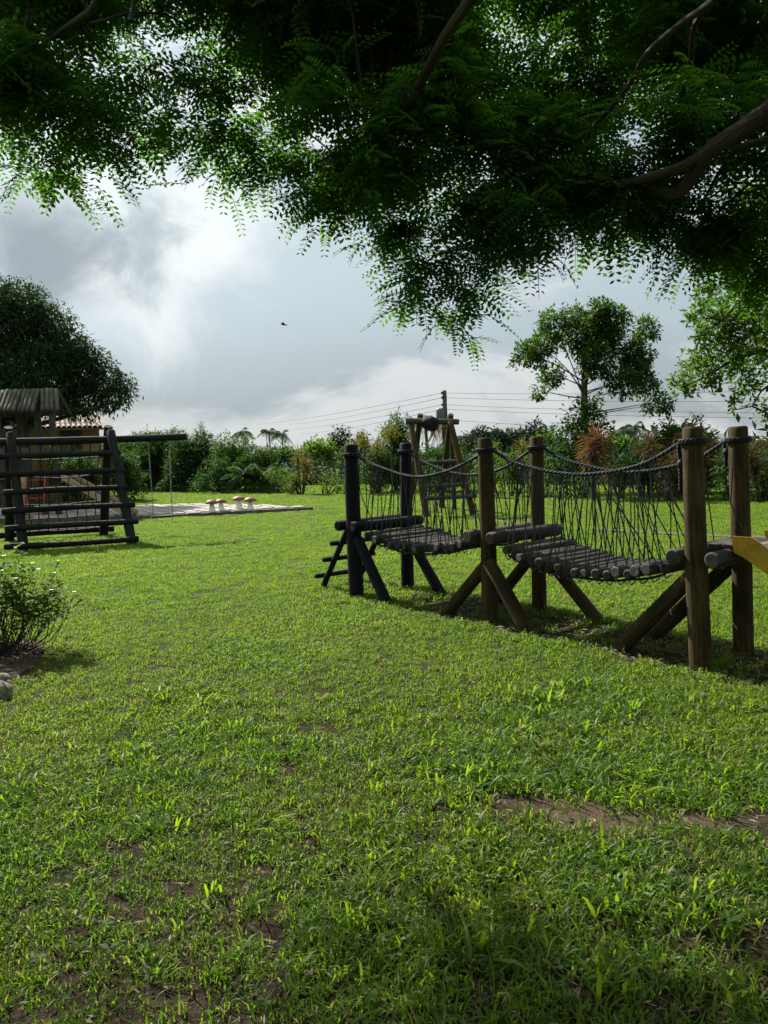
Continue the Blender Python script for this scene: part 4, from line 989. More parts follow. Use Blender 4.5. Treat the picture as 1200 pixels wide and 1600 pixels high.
# ---------------------------------------------------------------- play hut on the patio
def build_playhouse():
    root = thing('play_tower', 'grey wooden play tower with a slatted log roof on the patio', 'play tower', (-10.2, 23, .08))
    for x, y, zt in ((-9.62, 22.7, 3.2), (-10.12, 22.9, 3.15), (-11.2, 22.7, 3.2), (-11.1, 23.8, 3.3)):
        part('post', MB().log((x, y, -.1), (x - .02, y, zt), .10, .09, 12, .04, .003), M['grey_wood'], root)
    part('support_post', MB().log((-10.44, 22.4, -.1), (-10.46, 22.4, 1.26), .085, .08, 12), M['tan_wood'], root)
    part('floor_deck', MB().box((-10.4, 23.2, 1.22), (1.3, 0, 0), (0, .75, 0), (0, 0, .05), .01), M['grey_wood'], root, smooth=False)
    part('rail_board', MB().box((-10.3, 22.55, 2.02), (1.2, 0, 0), (0, .025, 0), (0, 0, .07), .008), M['grey_wood'], root, smooth=False)
    roof = part('roof', MB().log((-12.4, 23.3, 3.72), (-9.78, 23.3, 3.78), .06, .06, 10), M['grey_wood'], root)
    sl = [MB().log((0, 0, 0), (.0, -.92, -.70), .067, .063, 10, .05, .006).mesh('roof_slat', M['grey_wood']) for _ in range(4)]
    n = 21
    for i in range(n):
        x = -12.35 + (i / (n - 1)) * 2.62
        o = link('roof_slat', sl[i % 4], roof, None, None, (x - base_of(root).x, 23.32 - base_of(root).y, 3.83 - base_of(root).z + R_.uniform(-.02, .02)))
        o.rotation_euler = (0, 0, (.20 if x > -10.2 else .06) + .20 * (i / n) + R_.uniform(-.02, .02))
        o2 = link('roof_slat', sl[(i + 1) % 4], roof, None, None, (x - base_of(root).x, 23.34 - base_of(root).y, 3.83 - base_of(root).z))
        o2.rotation_euler = (0, 0, math.pi)
    # red steel ladder
    lad = link('ladder', None, root)
    for x in (-10.4, -9.86):
        part('rail', MB().tube([(x, 22.2, .08), (x + .02, 22.45, 1.35)], .03, 8), M['red_steel'], lad)
    for z in (.35, .62, .88, 1.14):
        part('rung', MB().tube([(-10.4, 22.2 + .2 * z, z), (-9.86, 22.2 + .2 * z, z)], .022, 8), M['red_steel'], lad)
    # slide running down to the right
    sl_ = link('slide', None, root)
    a, b = Vector((-9.2, 22.35, 1.25)), Vector((-6.95, 21.2, .14)); d = (b - a).normalized()
    s = Vector((.25, .97, 0)).normalized(); nrm = s.cross(d).normalized()
    if nrm.z < 0: nrm = -nrm
    for k in (-.24, .24):
        part('side_board', MB().box((a + b) / 2 + s * k, (b - a) / 2, s * .02, nrm * .085, .006), M['tan_wood'], sl_, smooth=False)
    part('slide_bed', MB().box((a + b) / 2 - nrm * .03, (b - a) / 2, s * .22, nrm * .012), M['blue_paint'], sl_, smooth=False)
build_playhouse()


def build_mushrooms():
    pr = [(.0, -.02), (.105, -.02), (.10, .03), (.082, .10), (.068, .18), (.062, .24)]
    cp = [(.06, .235), (.12, .225), (.165, .222), (.178, .235), (.165, .27), (.13, .305), (.07, .335), (.0, .345)]
    lab = ('white mushroom stool with red-brown cap at the left end of the row, in front', 'mushroom stool half hidden behind the leftmost one',
           'mushroom stool third from the left, tallest, on the patio edge', 'mushroom stool at the right end of the row')
    for (x, y, s), lb in zip(((-4.83, 21.55, 1.0), (-4.66, 21.95, .98), (-4.2, 22.25, 1.12), (-3.82, 21.95, 1.03)), lab):
        r = thing('mushroom_stool', lb, 'garden stool', (x, y, .105), 'mushroom stools on the patio')
        part('stem', MB().lathe((x, y, .105), [(a * s, b * s) for a, b in pr], 18), M['stem_white'], r)
        part('cap', MB().lathe((x, y, .105), [(a * s, b * s) for a, b in cp], 22), M['cap_red'], r)
build_mushrooms()


# ---------------------------------------------------------------- house behind the hedge
def build_house():
    # built square to its own axes, then turned so that the front runs away to the right
    root = thing('house', 'ochre yellow bungalow with tiled eaves behind the play tower', 'house', (0, 0, 0))
    x0, x1, y0 = -7.5, 0.0, 0.0
    mb = MB().box(((x0 + x1) / 2, y0 + 2.5, 1.62), ((x1 - x0) / 2, 0, 0), (0, 2.5, 0), (0, 0, 1.62))
    part('wall', mb, M['yellow_wall'], root, smooth=False)
    roof = link('roof', None, root)
    # tiled slope over the eaves, as courses of round tiles
    tile = MB().tube([(0, 0, 0), (0, .62, .17)], [.10, .085], 8, False).mesh('tile', M['tile'])
    part('roof_deck', MB().box(((x0 + x1) / 2 + .1, y0 + .35, 3.36), ((x1 - x0) / 2 + .3, 0, 0), (0, 1.15, .33), (0, -.01, .04)), M['tile'], roof, smooth=False)
    b = base_of(root)
    for j in range(3):
        for i in range(38):
            link('tile', tile, roof, None, None, (x0 - .1 + i * .205 - b.x, y0 - .85 + j * .58 - b.y, 3.09 + j * .165 - b.z))
    part('roof_sheet', MB().box((-3.9, y0 + .1, 3.66), (.9, 0, .10), (0, .9, .22), (0, 0, .03)), M['white_sheet'], roof, smooth=False)
    w = part('window', MB().box((-1.15, y0 - .02, 2.45), (.42, 0, 0), (0, .04, 0), (0, 0, .62)), M['dark_glass'], root, smooth=False)
    part('shutter', MB().box((-1.35, y0 - .075, 2.45), (.19, 0, 0), (0, .012, 0), (0, 0, .56), .01), M['dark_glass'], w, smooth=False)
    part('shutter', MB().box((-.95, y0 - .075, 2.45), (.19, 0, 0), (0, .012, 0), (0, 0, .56), .01), M['dark_glass'], w, smooth=False)
    root.location = (-12.4, 34.0, 0); root.rotation_euler = (0, 0, rad(24))
build_house()


# ---------------------------------------------------------------- utility pole, wires, bird
def build_pole():
    root = thing('utility_pole', 'tall utility pole with insulators and a transformer above the trees', 'utility pole', (5.02, 60, 0))
    part('pole', MB().log((5.02, 60, -.5), (5.0, 60, 6.2), .24, .16, 12, .02), M['pole'], root)
    for z in (6.02, 5.66, 5.12, 4.78):
        part('insulator', MB().lathe((4.80, 59.9, z), [(0, -.1), (.07, -.1), (.1, -.04), (.06, 0), (.1, .05), (.05, .1), (0, .1)], 10), M['porcelain'], root)
    part('transformer', MB().lathe((4.62, 59.8, 4.05), [(0, 0), (.30, 0), (.33, .06), (.33, .66), (.30, .74), (.1, .80), (0, .80)], 14), M['transformer'], root)
    lefts = [(-25.85, 160, 8.28), (-19.2, 160, 8.05), (-20.6, 160, 6.91), (-16.7, 160, 5.99)]
    rights = [(22.56, 45, 4.37), (22.56, 45, 3.78), (22.56, 45, 3.11), (22.56, 45, 2.82)]
    zs = (6.02, 5.66, 5.12, 4.78); nm = ('topmost', 'second from the top', 'third from the top', 'lowest')
    for i in range(4):
        for side, q in (('left', lefts[i]), ('right', rights[i])):
            mb = MB().tube(cord_path((4.85, 60, zs[i]), q, .35 if side == 'left' else .12, 13), 0.013 if side == 'right' else .02, 5, False)
            single('power_line', mb, M['wire'], f'{nm[i]} power line running {side} from the utility pole', 'cable', (5, 60, 0), 'power lines from the utility pole')
    mb = MB().tube(cord_path((5.1, 60, 3.95), (22.57, 45, 1.74), .10, 11), .014, 5, False)
    single('power_line', mb, M['wire'], 'slack lower cable sloping right from below the transformer', 'cable', (5, 60, 0), 'power lines from the utility pole')
    # bird
    c = Vector((-5.41, 45, 9.14))
    b = thing('bird', 'small black bird gliding in the open sky', 'bird', tuple(c))
    part('body', MB().tube([c + Vector((-.17, 0, .02)), c + Vector((-.1, 0, .025)), c, c + Vector((.12, 0, -.03)), c + Vector((.24, 0, -.05))], [.012, .04, .055, .03, .01], 8), M['bird'], b)
    for s in (-1, 1):
        w = MB()
        p = [c + Vector((-.05, 0, .01)), c + Vector((-.10, .22 * s, .07)), c + Vector((.02, .46 * s, .05)), c + Vector((.06, .20 * s, .04)), c + Vector((.08, 0, 0))]
        w.add(p + [q + Vector((0, 0, .008)) for q in p], [(0, 1, 3, 4), (1, 2, 3), (5, 9, 8, 6), (6, 8, 7), (0, 5, 6, 1), (1, 6, 7, 2), (2, 7, 8, 3), (3, 8, 9, 4)])
        part('wing', w, M['bird'], b)
build_pole()


# ---------------------------------------------------------------- trees
def trunk_mesh(mb, pts, radii, seg=12): mb.tube(pts, radii, seg, False, .09)


def build_mango():
    root = thing('tree', 'broad dark round-crowned tree with drooping leaves behind the play tower', 'tree', (-13.1, 28, 0))
    mb = MB(); trunk_mesh(mb, [(-13.1, 28, -.2), (-13.05, 28, 1.2), (-13.0, 28.1, 2.4), (-12.7, 28, 3.6)], [.26, .20, .18, .16])
    for c in MANGO: branch_to(mb, (-12.9, 28, 2.8 + R_.random() * .7), c[:3], .10, .03)
    part('trunk', mb, M['dark_bark'], root)
    core = clump_leaves([(c[0], c[1], c[2], c[3] * .86) for c in MANGO], 2900, .19, .055, M['mango_leaf'], 'crown', base_of(root), .55, .4)
    link('crown', core, root)
build_mango()


def build_broad():
    root = thing('tree', 'slender tree with an open rounded crown standing above the hedge right of the bridge', 'tree', (6.85, 26, 0))
    mb = MB(); trunk_mesh(mb, [(6.85, 26, -.2), (6.88, 26, 1.5), (6.85, 26, 2.8), (6.86, 26, 3.9), (6.9, 26, 4.8)], [.17, .14, .12, .10, .07])
    BR = [(7.0 + (c[0] - 7.0) * 1.12, c[1], c[2] - .06, c[3] * .80) for c in BROAD]
    for c in BROAD: branch_to(mb, (6.86, 26, min(c[2] - .3, 3.0 + R_.random() * 1.3)), c[:3], .028, .008, 6)
    part('trunk', mb, M['bark'], root)
    link('crown', clump_leaves(BR, 4600, .14, .072, M['mid_leaf'], 'crown', base_of(root), .15, .45), root)
    r2 = thing('climbing_shrub', 'dense dark vine-covered shrub around the trunk of the slender tree', 'shrub', (6.5, 25.2, 0))
    mb = MB()
    for c in VINE: branch_to(mb, (6.5, 25.2, 0), c[:3], .05, .015, 6)
    part('stem', mb, M['dark_bark'], r2)
    link('foliage', clump_leaves(VINE, 1500, .15, .08, M['dark_leaf'], 'foliage', base_of(r2), .3, .5), r2)
build_broad()


def build_right_tree():
    root = thing('tree', 'tree at the right frame edge reaching in with glossy oval leaves, sunlit', 'tree', (7.3, 9.3, 0))
    mb = MB(); trunk_mesh(mb, [(7.3, 9.3, -.2), (7.2, 9.3, 1.2), (7.1, 9.3, 2.4), (6.9, 9.3, 3.6), (6.7, 9.4, 5.0)], [.26, .21, .18, .14, .08])
    part('trunk', mb, M['dark_bark'], root)
    for L in (RT_A, RT_B, RT_C):
        mb = MB(); mb.tube([p[:3] for p in L], [max(.006, p[3] * .8) for p in L], 8, False, .06)
        part('limb', mb, M['dark_bark'], root)
    mb = MB()
    for c in RIGHTTREE:
        src = min([p for L in (RT_A, RT_B, RT_C) for p in L[1:]], key=lambda p: (Vector(p[:3]) - Vector(c[:3])).length)
        branch_to(mb, src[:3], c[:3], .012, .004, 5, .2)
        for k in range(3):
            q = Vector(c[:3]) + Vector((R_.uniform(-1, .6), R_.uniform(-1, 1), R_.uniform(-1, .7))) * c[3] * 1.2
            branch_to(mb, c[:3], q, .005, .002, 4, .25)
    part('twigs', mb, M['dark_bark'], root, 'stuff')
    # leaves in rosettes at the twig ends
    B, D, N, Rn = [], [], [], []
    for c in RIGHTTREE:
        k = int(58 * (c[3] / .25) ** 1.7) + 5
        tips = rand_dirs(k) * (NP.random((k, 1)) ** .55) * c[3] + np.array(c[:3])
        j = np.repeat(np.arange(k), 5); n = len(j)
        ax = norm(rand_dirs(k) + np.array([-.3, -.2, .3]))[j]
        d = norm(ax * .6 + rand_dirs(n))
        B.append(tips[j] + d * .008 + ax * np.tile([0, .02, .04, .06, .08], k)[:, None]); D.append(d); N.append(ax + rand_dirs(n) * .3)
        Rn.append(np.clip(.5 * NP.random(k)[j] + .5 * NP.random(n), 0, 1))
    B, D, N, Rn = map(np.concatenate, (B, D, N, Rn))
    L = NP.uniform(.05, .095, len(B))
    link('crown', leaf_mesh('crown', B, D, N, L, L * .40, M['right_leaf'], base_of(root), rnd=Rn, mid=.6), root)
build_right_tree()


def frond_template(pairs, length, ll, lw, curl=.25):
    """pinnate leaf along +x, drooping in -z, as local kite leaves: base, dir, normal, length, width"""
    B, D, N, L, W = [], [], [], [], []
    for i in range(pairs):
        t = .14 + .86 * i / (pairs - 1)
        x = length * t; z = -curl * length * t * t
        f = .75 + .5 * math.sin(math.pi * min(1, t * .85 + .08))
        for s in (-1, 1):
            B.append((x, s * .002, z)); D.append((.38, s * .92, -.12)); N.append((0, 0, 1)); L.append(ll * f); W.append(lw * f)
    return [np.array(a, dtype=float) for a in (B, D, N, L, W)]


def place_fronds(tmpl, pos, dirs, roll, scale):
    """copies of a pinnate leaf at pos pointing along dirs"""
    B, D, N, L, W = tmpl
    x = norm(dirs); upv = np.tile(np.array([0, 0, 1.0]), (len(x), 1))
    y = norm(np.cross(upv, x)); z = np.cross(x, y)
    c, s = np.cos(roll)[:, None], np.sin(roll)[:, None]
    y, z = y * c + z * s, z * c - y * s
    Mx = np.stack([x, y, z], 1)                                # rows are the axes
    tr = lambda A: np.einsum('ka,nab->nkb', A, Mx)
    n, k = len(pos), len(B)
    P = tr(B) * scale[:, None, None] + pos[:, None, :]
    return P.reshape(-1, 3), tr(D).reshape(-1, 3), tr(N).reshape(-1, 3), (L[None] * scale[:, None]).ravel(), (W[None] * scale[:, None]).ravel(), k


def build_canopy():
    root = thing('shade_tree', 'big overhanging shade tree with feathery leaves across the top of the picture', 'tree', (5.2, 2.2, 0))
    mb = MB(); trunk_mesh(mb, [(5.2, 2.2, -.2), (5.1, 2.3, .9), (4.9, 2.4, 2.0), (4.6, 2.5, 3.1)], [.40, .31, .28, .24], 16)
    part('trunk', mb, M['bark'], root)
    fork = Vector((4.6, 2.5, 3.0))
    limbs = {'A': LIMB_A, 'B': LIMB_B, 'C': LIMB_C, 'D': LIMB_D, 'E': LIMB_E, 'F': LIMB_F, 'G': LIMB_G}
    starts = {'A': [(*fork, .16), (3.4, 3.1, 3.4, .12)], 'C': [(*fork, .15), (2.9, 2.3, 3.9, .10), (1.4, 2.2, 4.4, .07)], 'D': [(*fork, .12), (2.9, 2.6, 3.6, .05)],
              'F': [(1.4, 2.2, 4.4, .07), (.3, 2.7, 4.5, .05)], 'G': [(3.4, 3.1, 3.4, .08)]}
    for k, L in limbs.items():
        pts = starts.get(k, []) + list(L)
        # smooth through the points
        P = [Vector(p[:3]) for p in pts]; rr = [max(.008, p[3]) for p in pts]; dp, dr = [], []
        for i in range(len(P) - 1):
            p0, p1, p2, p3 = P[max(i - 1, 0)], P[i], P[i + 1], P[min(i + 2, len(P) - 1)]
            for q in range(3):
                t = q / 3
                dp.append(.5 * ((2 * p1) + (p2 - p0) * t + (2 * p0 - 5 * p1 + 4 * p2 - p3) * t * t + (3 * p1 - p0 - 3 * p2 + p3) * t ** 3)); dr.append(rr[i] + (rr[i + 1] - rr[i]) * t)
        dp.append(P[-1]); dr.append(rr[-1])
        part('limb', MB().tube(dp, dr, 12, False, .07), M['bark'], root)
    # side branches out to the leaf masses
    allp = [Vector(p[:3]) for L in limbs.values() for p in L]
    mb = MB()
    for c in CANOPY:
        if c[4] < 50 or R_.random() < .45: continue
        v = Vector(c[:3]); src = min(allp, key=lambda p: (p - v).length)
        src = src + Vector((R_.uniform(-.15, .15), R_.uniform(-.15, .15), R_.uniform(-.05, .05)))
        if (src - v).length < 1.5 and R_.random() < .6: branch_to(mb, src, v, .010, .003, 5, .22)
    for a, b in TWIGS:
        branch_to(mb, a, b, .004, .0015, 4, .12)
        m = Vector(a).lerp(Vector(b), .55); branch_to(mb, m, m + Vector((R_.uniform(-.12, .12), 0, -.1)), .002, .001, 4, .1)
    part('branches', mb, M['dark_bark'], root, 'stuff')
    tm = [frond_template(7, .24, .042, .019, .18), frond_template(8, .28, .040, .018, .28), frond_template(6, .20, .045, .021, .12)]
    over = []  # unseen leaf clumps overhead and behind the camera, added to cut skylight
    while len(over) < 260:
        x, y, z = R_.uniform(-9, 11), R_.uniform(-11, 4.4), R_.uniform(2.7, 7.0)
        if y > 0 and z - 1.6 < .80 * y + .9: continue
        if z < 3.4 and y > -3: continue
        if y - .9 * z > -.4 or (x - 5.2) ** 2 + (y - 2.2) ** 2 < .8: continue
        over.append((x, y, z, R_.uniform(.9, 1.3), 62))
    pos, dr, sz = [], [], []
    for c in CANOPY + over:
        dens = LEAFINESS
        if 1.5 < c[1] - .9 * c[2] < 3.6 and -1.6 < c[0] + .71 * c[2] < 1.9: dens *= .30      # boughs in the sun's path, thinned to let sun onto the near grass
        n = int(c[4] * dens); k = max(4, n // 7)
        tips = rand_dirs(k) * (NP.random((k, 1)) ** .5) * c[3] * np.array([1.05, 1.05, .85]) + np.array(c[:3])
        j = NP.integers(0, k, n)
        d = rand_dirs(n) * np.array([1, 1, .35]) + np.array([0, 0, -.25 - .2 * (c[4] < 120)])
        pos.append(tips[j] + NP.normal(size=(n, 3)) * .03); dr.append(d); sz.append(np.full(n, 1.75 if c[3] > .88 else 1.0))
    pos, dr, sz = map(np.concatenate, (pos, dr, sz))
    V, LO, RN = [], [], []; o = 0
    which = NP.integers(0, 3, len(pos))
    for w in range(3):
        m = which == w
        P, D, N, L, W, k = place_fronds(tm[w], pos[m], dr[m], NP.normal(0, .5, m.sum()), NP.uniform(.75, 1.2, m.sum()) * sz[m])
        v, lo, rn = leaf_arrays(P, D, N, L, W, .08, np.clip(np.repeat(NP.random(m.sum()), k) + NP.normal(0, .07, len(P)), 0, 1), .55)
        V.append(v); LO.append(lo + o); RN.append(rn); o += len(v)
    V, LO, RN = map(np.concatenate, (V, LO, RN))
    crown = np_mesh('crown', V - np.array(base_of(root)), LO, np.arange(0, len(LO), 3), M['canopy_leaf'], {'rnd': RN})
    link('crown', crown, root)
    # the feathery leaves that hang clear of the mass: one object each
    shapes = []
    for w in range(3):
        for q in range(2):
            P, D, N, L, W, k = place_fronds(tm[w], np.zeros((1, 3)), np.array([[1.0, 0, 0]]), np.zeros(1), np.ones(1))
            v, lo, rn = leaf_arrays(P, D + NP.normal(0, .12, D.shape), N + NP.normal(0, .15, N.shape), L, W, .1, np.full(len(P), .3 + .4 * q), .55)
            ln = MB().tube([(0, 0, 0), (.12, 0, -.01), (.24, 0, -.05)], [.0022, .0018, .001], 4, False)
            o = len(v); lv = np.array(ln.v); lf = np.array(ln.f)
            st = np.concatenate([np.arange(0, len(lo), 3), len(lo) + np.arange(len(lf)) * 4])
            shapes.append(np_mesh('leaf', np.concatenate([v, lv]), np.concatenate([lo, (lf + o).ravel()]), st, M['canopy_leaf'], {'rnd': np.concatenate([rn, np.full(len(lv), .2)])}))
    b = base_of(root)
    for ci in CANOPY_EDGE:
        c = CANOPY[ci]
        for k in range(9):
            a = R_.uniform(0, 6.28); r = c[3] * math.sqrt(R_.random())
            p = Vector((c[0] + r * math.cos(a) * 1.1, c[1] + r * math.sin(a), c[2] - c[3] * R_.uniform(.35, 1.02)))
            o = link('leaf', R_.choice(shapes), root, None, None, p - b)
            d = Vector((math.cos(a), math.sin(a), -R_.uniform(-.1, 1.3))).normalized()
            o.rotation_euler = d.to_track_quat('X', 'Z').to_euler()
            s = R_.uniform(.8, 1.15); o.scale = (s, s, s)
LEAFINESS = 0.8
build_canopy()


# ---------------------------------------------------------------- hedge plants and background vegetation
def shrub(x, y, h, w, mat, label, cat='shrub', name='shrub', ll=.13, lw=.055, dens=1500, base=0.0, group='shrubs of the hedge behind the lawn', shoots=0):
    root = thing(name, label, cat, (x, y, 0), group)
    n = max(5, int(5 + w * h * 1.6)); cl = []
    for i in range(n):
        t = R_.random() ** .8
        rr = min(w * .30, h * .26) * R_.uniform(.75, 1.2)
        zz = base + rr * .6 + (h - base - rr * 1.5) * t
        sp = (w * .5 - rr * .5) * (1.0 - .45 * t)
        cl.append((x + R_.uniform(-1, 1) * sp, y + R_.uniform(-.8, .8) * sp, zz, rr))
    cl.append((x + R_.uniform(-.15, .15) * w, y, h - min(w * .28, h * .25), min(w * .28, h * .25)))
    mb = MB()
    for c in cl: branch_to(mb, (x + R_.uniform(-.15, .15), y + R_.uniform(-.15, .15), -.1), c[:3], .03, .008, 5, .1)
    tips = []
    for k in range(shoots):
        c = R_.choice(cl); q = Vector((c[0] + R_.uniform(-.3, .3), c[1], h * R_.uniform(.92, 1.12)))
        branch_to(mb, c[:3], q, .012, .005, 5, .08); tips.append((Vector(c[:3]), q))
    part('stem', mb, M['dark_bark'], root)
    link('foliage', clump_leaves(cl, dens, ll, lw, mat, 'foliage', base_of(root), .35, .45), root)
    if tips:
        B, D = [], []
        for a, q in tips:
            for i in range(26):
                t = .35 + .65 * i / 25; an = i * 2.4
                B.append(a.lerp(q, t)); D.append((math.cos(an), math.sin(an), .7))
        B = np.array([tuple(p) for p in B]); D = np.array(D) + NP.normal(0, .2, (len(D), 3))
        link('shoot_leaves', leaf_mesh('shoot_leaves', B, D, np.tile([0, 0, 1.0], (len(B), 1)), NP.uniform(.12, .22, len(B)), .05, mat, base_of(root)), root)
    return root


def dracaena(x, y, h, r, mat, label, heads=1, n=90):
    """bare cane carrying a burst of narrow arching leaves"""
    root = thing('dracaena', label, 'plant', (x, y, 0), 'spiky dracaena plants along the hedge')
    mb = MB(); B, D, N, L = [], [], [], []
    for k in range(heads):
        hx, hy = x + R_.uniform(-.5, .5) * (heads > 1) * r * 1.5, y + R_.uniform(-.3, .3) * (heads > 1)
        hz = h - r * .8 - (k * r * .55 if heads > 1 else 0)
        mb.tube([(x + (hx - x) * .2, y, -.1), (x + (hx - x) * .7, hy, hz * .5), (hx, hy, hz - r * .4)], [.035, .03, .026], 7, False)
        mb.tube([(hx, hy, hz - r * .4), (hx, hy, hz + r * .2)], [.026, .018], 7)
        for i in range(n):
            el = R_.uniform(-.75, 1.45); a = R_.uniform(0, 6.28)
            d = Vector((math.cos(a) * math.cos(el), math.sin(a) * math.cos(el), math.sin(el)))
            p = Vector((hx, hy, hz + R_.uniform(-.35, .25) * r)); Ln = r * R_.uniform(.7, 1.1) * (1 if el > -.2 else .8)
            # two segments so the blade arches over
            q = p + d * Ln * .55; d2 = (d + Vector((0, 0, -.45))).normalized()
            jv = Vector((R_.gauss(0, .08), R_.gauss(0, .08), R_.gauss(0, .08))); d2 = (d2 + jv).normalized()
            B += [tuple(p), tuple(q - d * Ln * .08)]; D += [tuple(d), tuple(d2)]; N += [(0, 0, 1)] * 2; L += [Ln * .62, Ln * .55]
    part('stem', mb, M['bark'], root)
    B, D, N, L = map(np.array, (B, D, N, L)); rn = np.repeat(NP.random(len(B) // 2), 2)
    link('foliage', leaf_mesh('foliage', B, D, N, L, .026, mat, base_of(root), .12, rn), root)


def palm(x, y, h, r, label, nf=13, mat=None, droop=1.0, tr=.12, group='coconut palms on the skyline'):
    mat = mat or M['palm_leaf']
    root = thing('palm_tree', label, 'palm', (x, y, 0), group)
    mb = MB().tube([(x, y, -.2), (x + .1, y, h * .4), (x + .05, y, h * .75), (x, y, h)], [tr * 1.4, tr, tr * .9, tr * .8], 8, True, .03)
    part('trunk', mb, M['bark'], root)
    for k in range(nf):
        a = 6.283 * k / nf + R_.uniform(-.2, .2); el = R_.uniform(-.5, 1.15) * (1 if droop <= 1 else -.6)
        pts = []
        for i in range(9):
            t = i / 8
            rr = r * t * math.cos(el) * (1 - .1 * t); zz = h + r * (t * math.sin(el) - .75 * droop * t * t * (.6 + .4 * math.cos(el)))
            pts.append(Vector((x + rr * math.cos(a), y + rr * math.sin(a), zz)))
        mb = MB().tube(pts, [r * .018 * (1 - .8 * i / 8) for i in range(9)], 4, False)
        B, D, L = [], [], []
        side = Vector((-math.sin(a), math.cos(a), 0))
        for i in range(26):
            t = .12 + .86 * i / 25; j = min(7, int(t * 8)); p = pts[j].lerp(pts[j + 1], t * 8 - j); fd = (pts[j + 1] - pts[j]).normalized()
            for s in (-1, 1):
                B.append(tuple(p)); D.append(tuple(fd * .55 + side * s * .8 + Vector((0, 0, -.55)))); L.append(r * .30 * math.sin(math.pi * (.12 + .8 * t)) + r * .03)
        v, lo, rn = leaf_arrays(np.array(B), np.array(D), np.tile([0, 0, 1.0], (len(B), 1)), np.array(L), r * .028, .1)
        o = len(v); lv = np.array(mb.v); lf = np.array(mb.f)
        st = np.concatenate([np.arange(0, len(lo), 3), len(lo) + np.arange(len(lf)) * 4])
        me = np_mesh('frond', np.concatenate([v, lv]) - np.array(base_of(root)), np.concatenate([lo, (lf + o).ravel()]), st, mat, {'rnd': np.concatenate([rn, np.full(len(lv), .4)])})
        link('frond', me, root)


